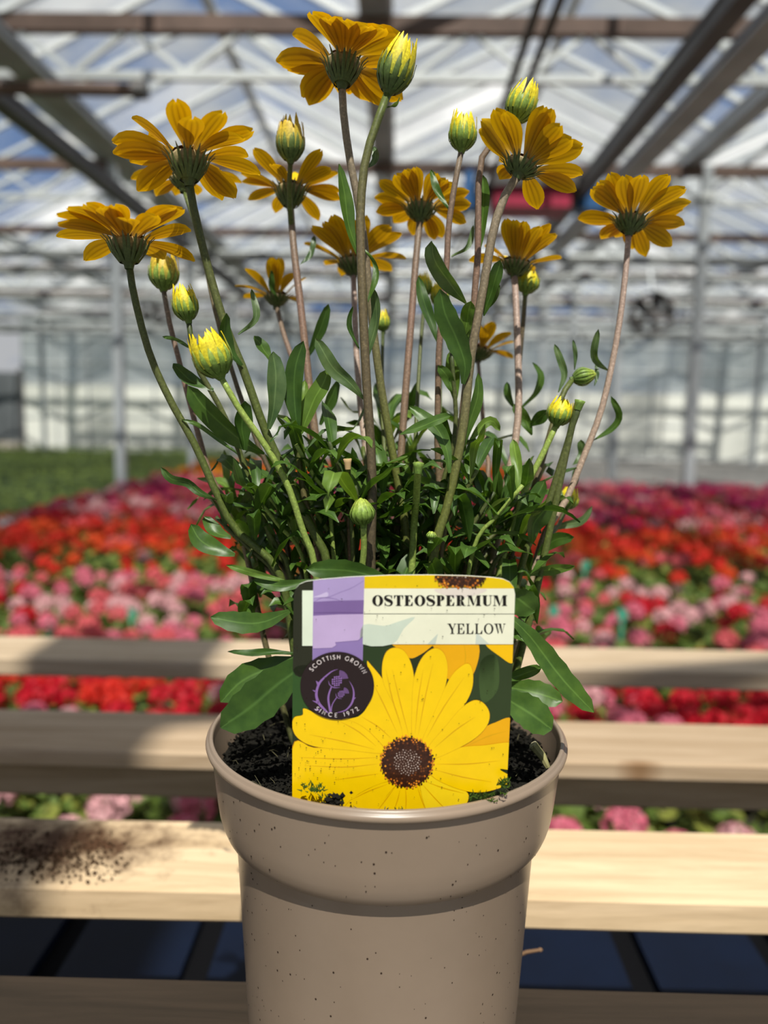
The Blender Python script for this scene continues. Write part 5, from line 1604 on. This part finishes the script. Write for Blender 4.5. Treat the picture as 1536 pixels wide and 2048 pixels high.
# ---- leaves seen one by one
LV = [
    ([(718, 514), (700, 460), (690, 398), (678, 328)], 25, .352, leaf_m), ([(727, 497), (749, 525), (752, 555), (736, 604)], 11, .352, leaf_m), ([(737, 716), (741, 690), (754, 630), (748, 576)], 21, .35, leaf_gr),
    ([(718, 697), (700, 660), (699, 635), (706, 612)], 9, .352, leaf_m), ([(728, 798), (700, 766), (668, 738), (645, 700), (631, 676)], 28, .35, leaf_gr), ([(736, 336), (750, 318), (749, 293)], 13, .357, leaf_gr),
    ([(773, 215), (790, 209), (799, 195)], 6, .357, leaf_gr), ([(556, 598), (544, 575), (543, 540)], 11, .45, leaf_m), ([(601, 529), (622, 508), (629, 472)], 11, .425, leaf_gr),
    ([(476, 669), (512, 635), (503, 578)], 13, .36, leaf_gr), ([(484, 731), (462, 705), (448, 665), (453, 626)], 22, .345, leaf_m), ([(386, 701), (356, 680), (325, 673)], 7, .365, leaf_m),
    ([(427, 780), (380, 760), (346, 727)], 22, .365, leaf_m), ([(529, 907), (470, 872), (410, 815), (376, 771)], 38, .36, leaf_m), ([(489, 900), (484, 844), (490, 802)], 32, .35, leaf_m),
    ([(537, 858), (549, 805), (551, 750), (546, 703)], 34, .345, leaf_gr), ([(545, 725), (529, 701), (508, 672)], 20, .37, leaf_m), ([(597, 871), (588, 790), (592, 731), (607, 682)], 34, .352, leaf_m),
    ([(616, 714), (640, 660), (657, 608)], 21, .41, leaf_m), ([(603, 868), (625, 805), (646, 770), (656, 738)], 32, .356, leaf_lt), ([(600, 868), (606, 810), (610, 760)], 20, .36, leaf_lt),
    ([(592, 873), (574, 856), (554, 833)], 8, .352, leaf_lt), ([(595, 868), (580, 806), (563, 762)], 17, .36, leaf_m), ([(476, 909), (430, 873), (393, 848), (363, 839)], 9, .35, leaf_m),
    ([(434, 1000), (400, 985), (375, 965), (342, 957), (322, 934)], 18, .35, leaf_m), ([(462, 1076), (431, 1063), (409, 1033)], 24, .352, leaf_m), ([(470, 1110), (437, 1100), (400, 1080), (382, 1048)], 36, .345, leaf_m),
    ([(640, 850), (660, 800), (676, 760)], 22, .40, leaf_m),
    ([(926, 768), (930, 728), (912, 675), (890, 625), (880, 578)], 44, .352, leaf_m), ([(932, 606), (893, 558), (869, 516), (863, 482)], 34, .357, leaf_gr), ([(875, 684), (863, 645), (845, 594), (837, 553)], 22, .38, leaf_m),
    ([(902, 513), (936, 492), (947, 450)], 9, .385, leaf_gr), ([(957, 512), (963, 450), (968, 395), (964, 348)], 24, .38, leaf_m), ([(899, 420), (874, 380), (862, 339)], 13, .383, leaf_m),
    ([(968, 632), (982, 585), (994, 550), (1001, 520)], 24, .36, leaf_m), ([(966, 625), (985, 595), (997, 565)], 18, .362, leaf_gr), ([(930, 670), (936, 630), (942, 602)], 26, .362, leaf_lt),
    ([(908, 790), (894, 752), (876, 732)], 22, .372, leaf_m), ([(911, 805), (906, 750), (903, 700)], 27, .375, leaf_lt), ([(899, 946), (893, 899), (876, 860), (845, 833), (818, 812)], 26, .345, leaf_m),
    ([(800, 869), (855, 848), (903, 830)], 20, .345, leaf_m), ([(809, 842), (822, 805), (833, 765)], 16, .43, leaf_m), ([(926, 893), (940, 845), (955, 790), (956, 746)], 20, .36, leaf_m),
    ([(1043, 815), (1070, 786), (1081, 752), (1065, 725)], 13, .425, leaf_m), ([(1028, 816), (1016, 790), (1014, 764)], 14, .425, leaf_m), ([(1064, 870), (1049, 836), (1028, 808)], 24, .40, leaf_m),
    ([(938, 884), (966, 850), (985, 842), (1000, 862)], 18, .37, leaf_lt), ([(1061, 851), (1079, 836), (1096, 820)], 24, .40, leaf_m), ([(1117, 785), (1129, 750), (1121, 720), (1109, 688)], 14, .40, leaf_gr),
    ([(1149, 740), (1151, 710), (1146, 679)], 8, .40, leaf_gr), ([(1219, 743), (1196, 726), (1188, 705), (1197, 658)], 13, .405, leaf_gr), ([(1189, 772), (1194, 750), (1192, 728)], 8, .40, leaf_gr),
    ([(1186, 881), (1226, 856), (1239, 830), (1222, 792)], 13, .40, leaf_m), ([(1146, 930), (1166, 911), (1162, 879)], 17, .40, leaf_gr), ([(1085, 1062), (1129, 1050), (1165, 1040), (1184, 1012)], 16, .40, leaf_gr),
    ([(1063, 1085), (1070, 1045), (1102, 1002)], 36, .36, leaf_m), ([(1075, 1110), (1110, 1080), (1148, 1074)], 26, .38, leaf_m), ([(1040, 1150), (1110, 1138), (1150, 1132)], 20, .37, leaf_lt),
    ([(1136, 980), (1149, 965), (1153, 936)], 15, .405, leaf_m), ([(1030, 1060), (1070, 1000), (1090, 960)], 30, .37, leaf_m), ([(1000, 1020), (1030, 960), (1062, 930)], 26, .38, leaf_m),
    ([(580, 1222), (530, 1243), (484, 1246), (421, 1234)], 42, .325, leaf_m), ([(600, 1308), (540, 1304), (500, 1306), (455, 1303)], 13, .32, leaf_m), ([(640, 1310), (560, 1365), (500, 1415), (441, 1455)], 82, .315, leaf_m),
    ([(600, 1318), (540, 1336), (484, 1362), (441, 1404)], 54, .34, leaf_m), ([(1010, 1225), (1062, 1275), (1126, 1360), (1188, 1425)], 46, .33, leaf_m), ([(1000, 1372), (1065, 1384), (1125, 1403)], 48, .36, leaf_m),
    ([(990, 1385), (1050, 1420), (1104, 1459)], 66, .325, leaf_m), ([(1005, 1360), (1047, 1348), (1084, 1335)], 24, .345, leaf_m), ([(1005, 1180), (1040, 1200), (1070, 1224)], 54, .33, leaf_m),
    ([(790, 1165), (700, 1142), (612, 1138)], 42, .318, leaf_m), ([(640, 1160), (560, 1172), (505, 1160)], 22, .33, leaf_m), ([(580, 1165), (520, 1150), (452, 1130)], 14, .33, leaf_lt),
]
for px, w, Y, m_ in LV:
    big = w >= 40
    leaf(px, w, Y, m_, tilt=(lr.uniform(-.35, .35) if big else None), teeth=.05 if big else 0, fold=.22 if big else .3)
# ---- bushy crown: leafy shoots
sr = random.Random(29)
nl = 0
for s in range(40):
    q = (s + .5) / 40
    tx_ = 430 + 690 * ((s * 0.618) % 1.0) + sr.uniform(-15, 15)
    k = 1 - ((tx_ - 775) / 360) ** 2
    ty_ = sr.uniform(1080, 990) - 200 * max(0, k) * sr.random()
    Yt = D0 + sr.uniform(-.030, .075) * (0.55 + .45 * k)
    bx = 775 + (tx_ - 775) * .45
    st = stem([(tx_, ty_), ((tx_ * 2 + bx) / 3, ty_ + 60), ((tx_ + bx * 2) / 3, ty_ + 130)], Yt, 10, sr.choice(['green', 'bright', 'green', 'brown']), D0 + (Yt - D0) * .6)
    for j in range(5):
        f_ = sr.uniform(0, .9)
        sx, sy = tx_ + (bx - tx_) * f_ * .55, ty_ + 120 * f_
        base = P(sx, sy, Yt + (D0 - Yt) * .3 * f_)
        a = j * 2.39996 + sr.uniform(-.5, .5) + s
        out = Vector((math.cos(a), math.sin(a), 0))
        Ln = sr.uniform(.022, .040); el = sr.uniform(.45, 1.35)
        dirv = out * math.cos(el) + Vector((0, 0, math.sin(el)))
        p1 = base + dirv * Ln * .5
        p2 = base + dirv * Ln * .82 + out * Ln * .15 + Vector((0, 0, -Ln * sr.uniform(-.05, .25)))
        p3 = base + dirv * Ln + out * Ln * .25 + Vector((0, 0, -Ln * sr.uniform(-.1, .5)))
        face = (Vector((0, 0, 1)) * math.cos(el) - out * math.sin(el))
        vs, fs, uvs = leaf_mesh([base, p1, p2, p3], sr.uniform(.0042, .0080), face, seg=9, twist=sr.uniform(-.8, .8), fold=.35)
        add('leaf', vs, fs, sr.choice([leaf_m, leaf_m, leaf_gr, leaf_m, leaf_lt]), plant, uvs); nl += 1

# dense low foliage of the crown, too many small leaves to pick apart
vs_, fs_, uv_ = [], [], []
for i in range(480):
    px_ = 775 + sr.gauss(0, 1) * 165
    if not 470 < px_ < 1085: continue
    py_ = sr.uniform(985, 1300)
    Yl = D0 + sr.uniform(-.022, .06)
    base = P(px_, py_, Yl)
    a = sr.uniform(0, 6.28); out = Vector((math.cos(a), math.sin(a), 0))
    Ln = sr.uniform(.014, .028); el = sr.uniform(.1, 1.3)
    dv = out * math.cos(el) + Vector((0, 0, math.sin(el)))
    face = (Vector((0, 0, 1)) * math.cos(el) - out * math.sin(el))
    v, f, u = leaf_mesh([base, base + dv * Ln * .5, base + dv * Ln * .85 + out * Ln * .12, base + dv * Ln + out * Ln * .25 - Vector((0, 0, Ln * .2))], sr.uniform(.005, .009), face, seg=6, twist=sr.uniform(-.8, .8))
    k = len(vs_); vs_ += v; uv_ += u; fs_ += [tuple(q + k for q in ff) for ff in f]
o = add('crown_foliage', vs_, fs_, leaf_m, plant, uv_); o['kind'] = 'stuff'
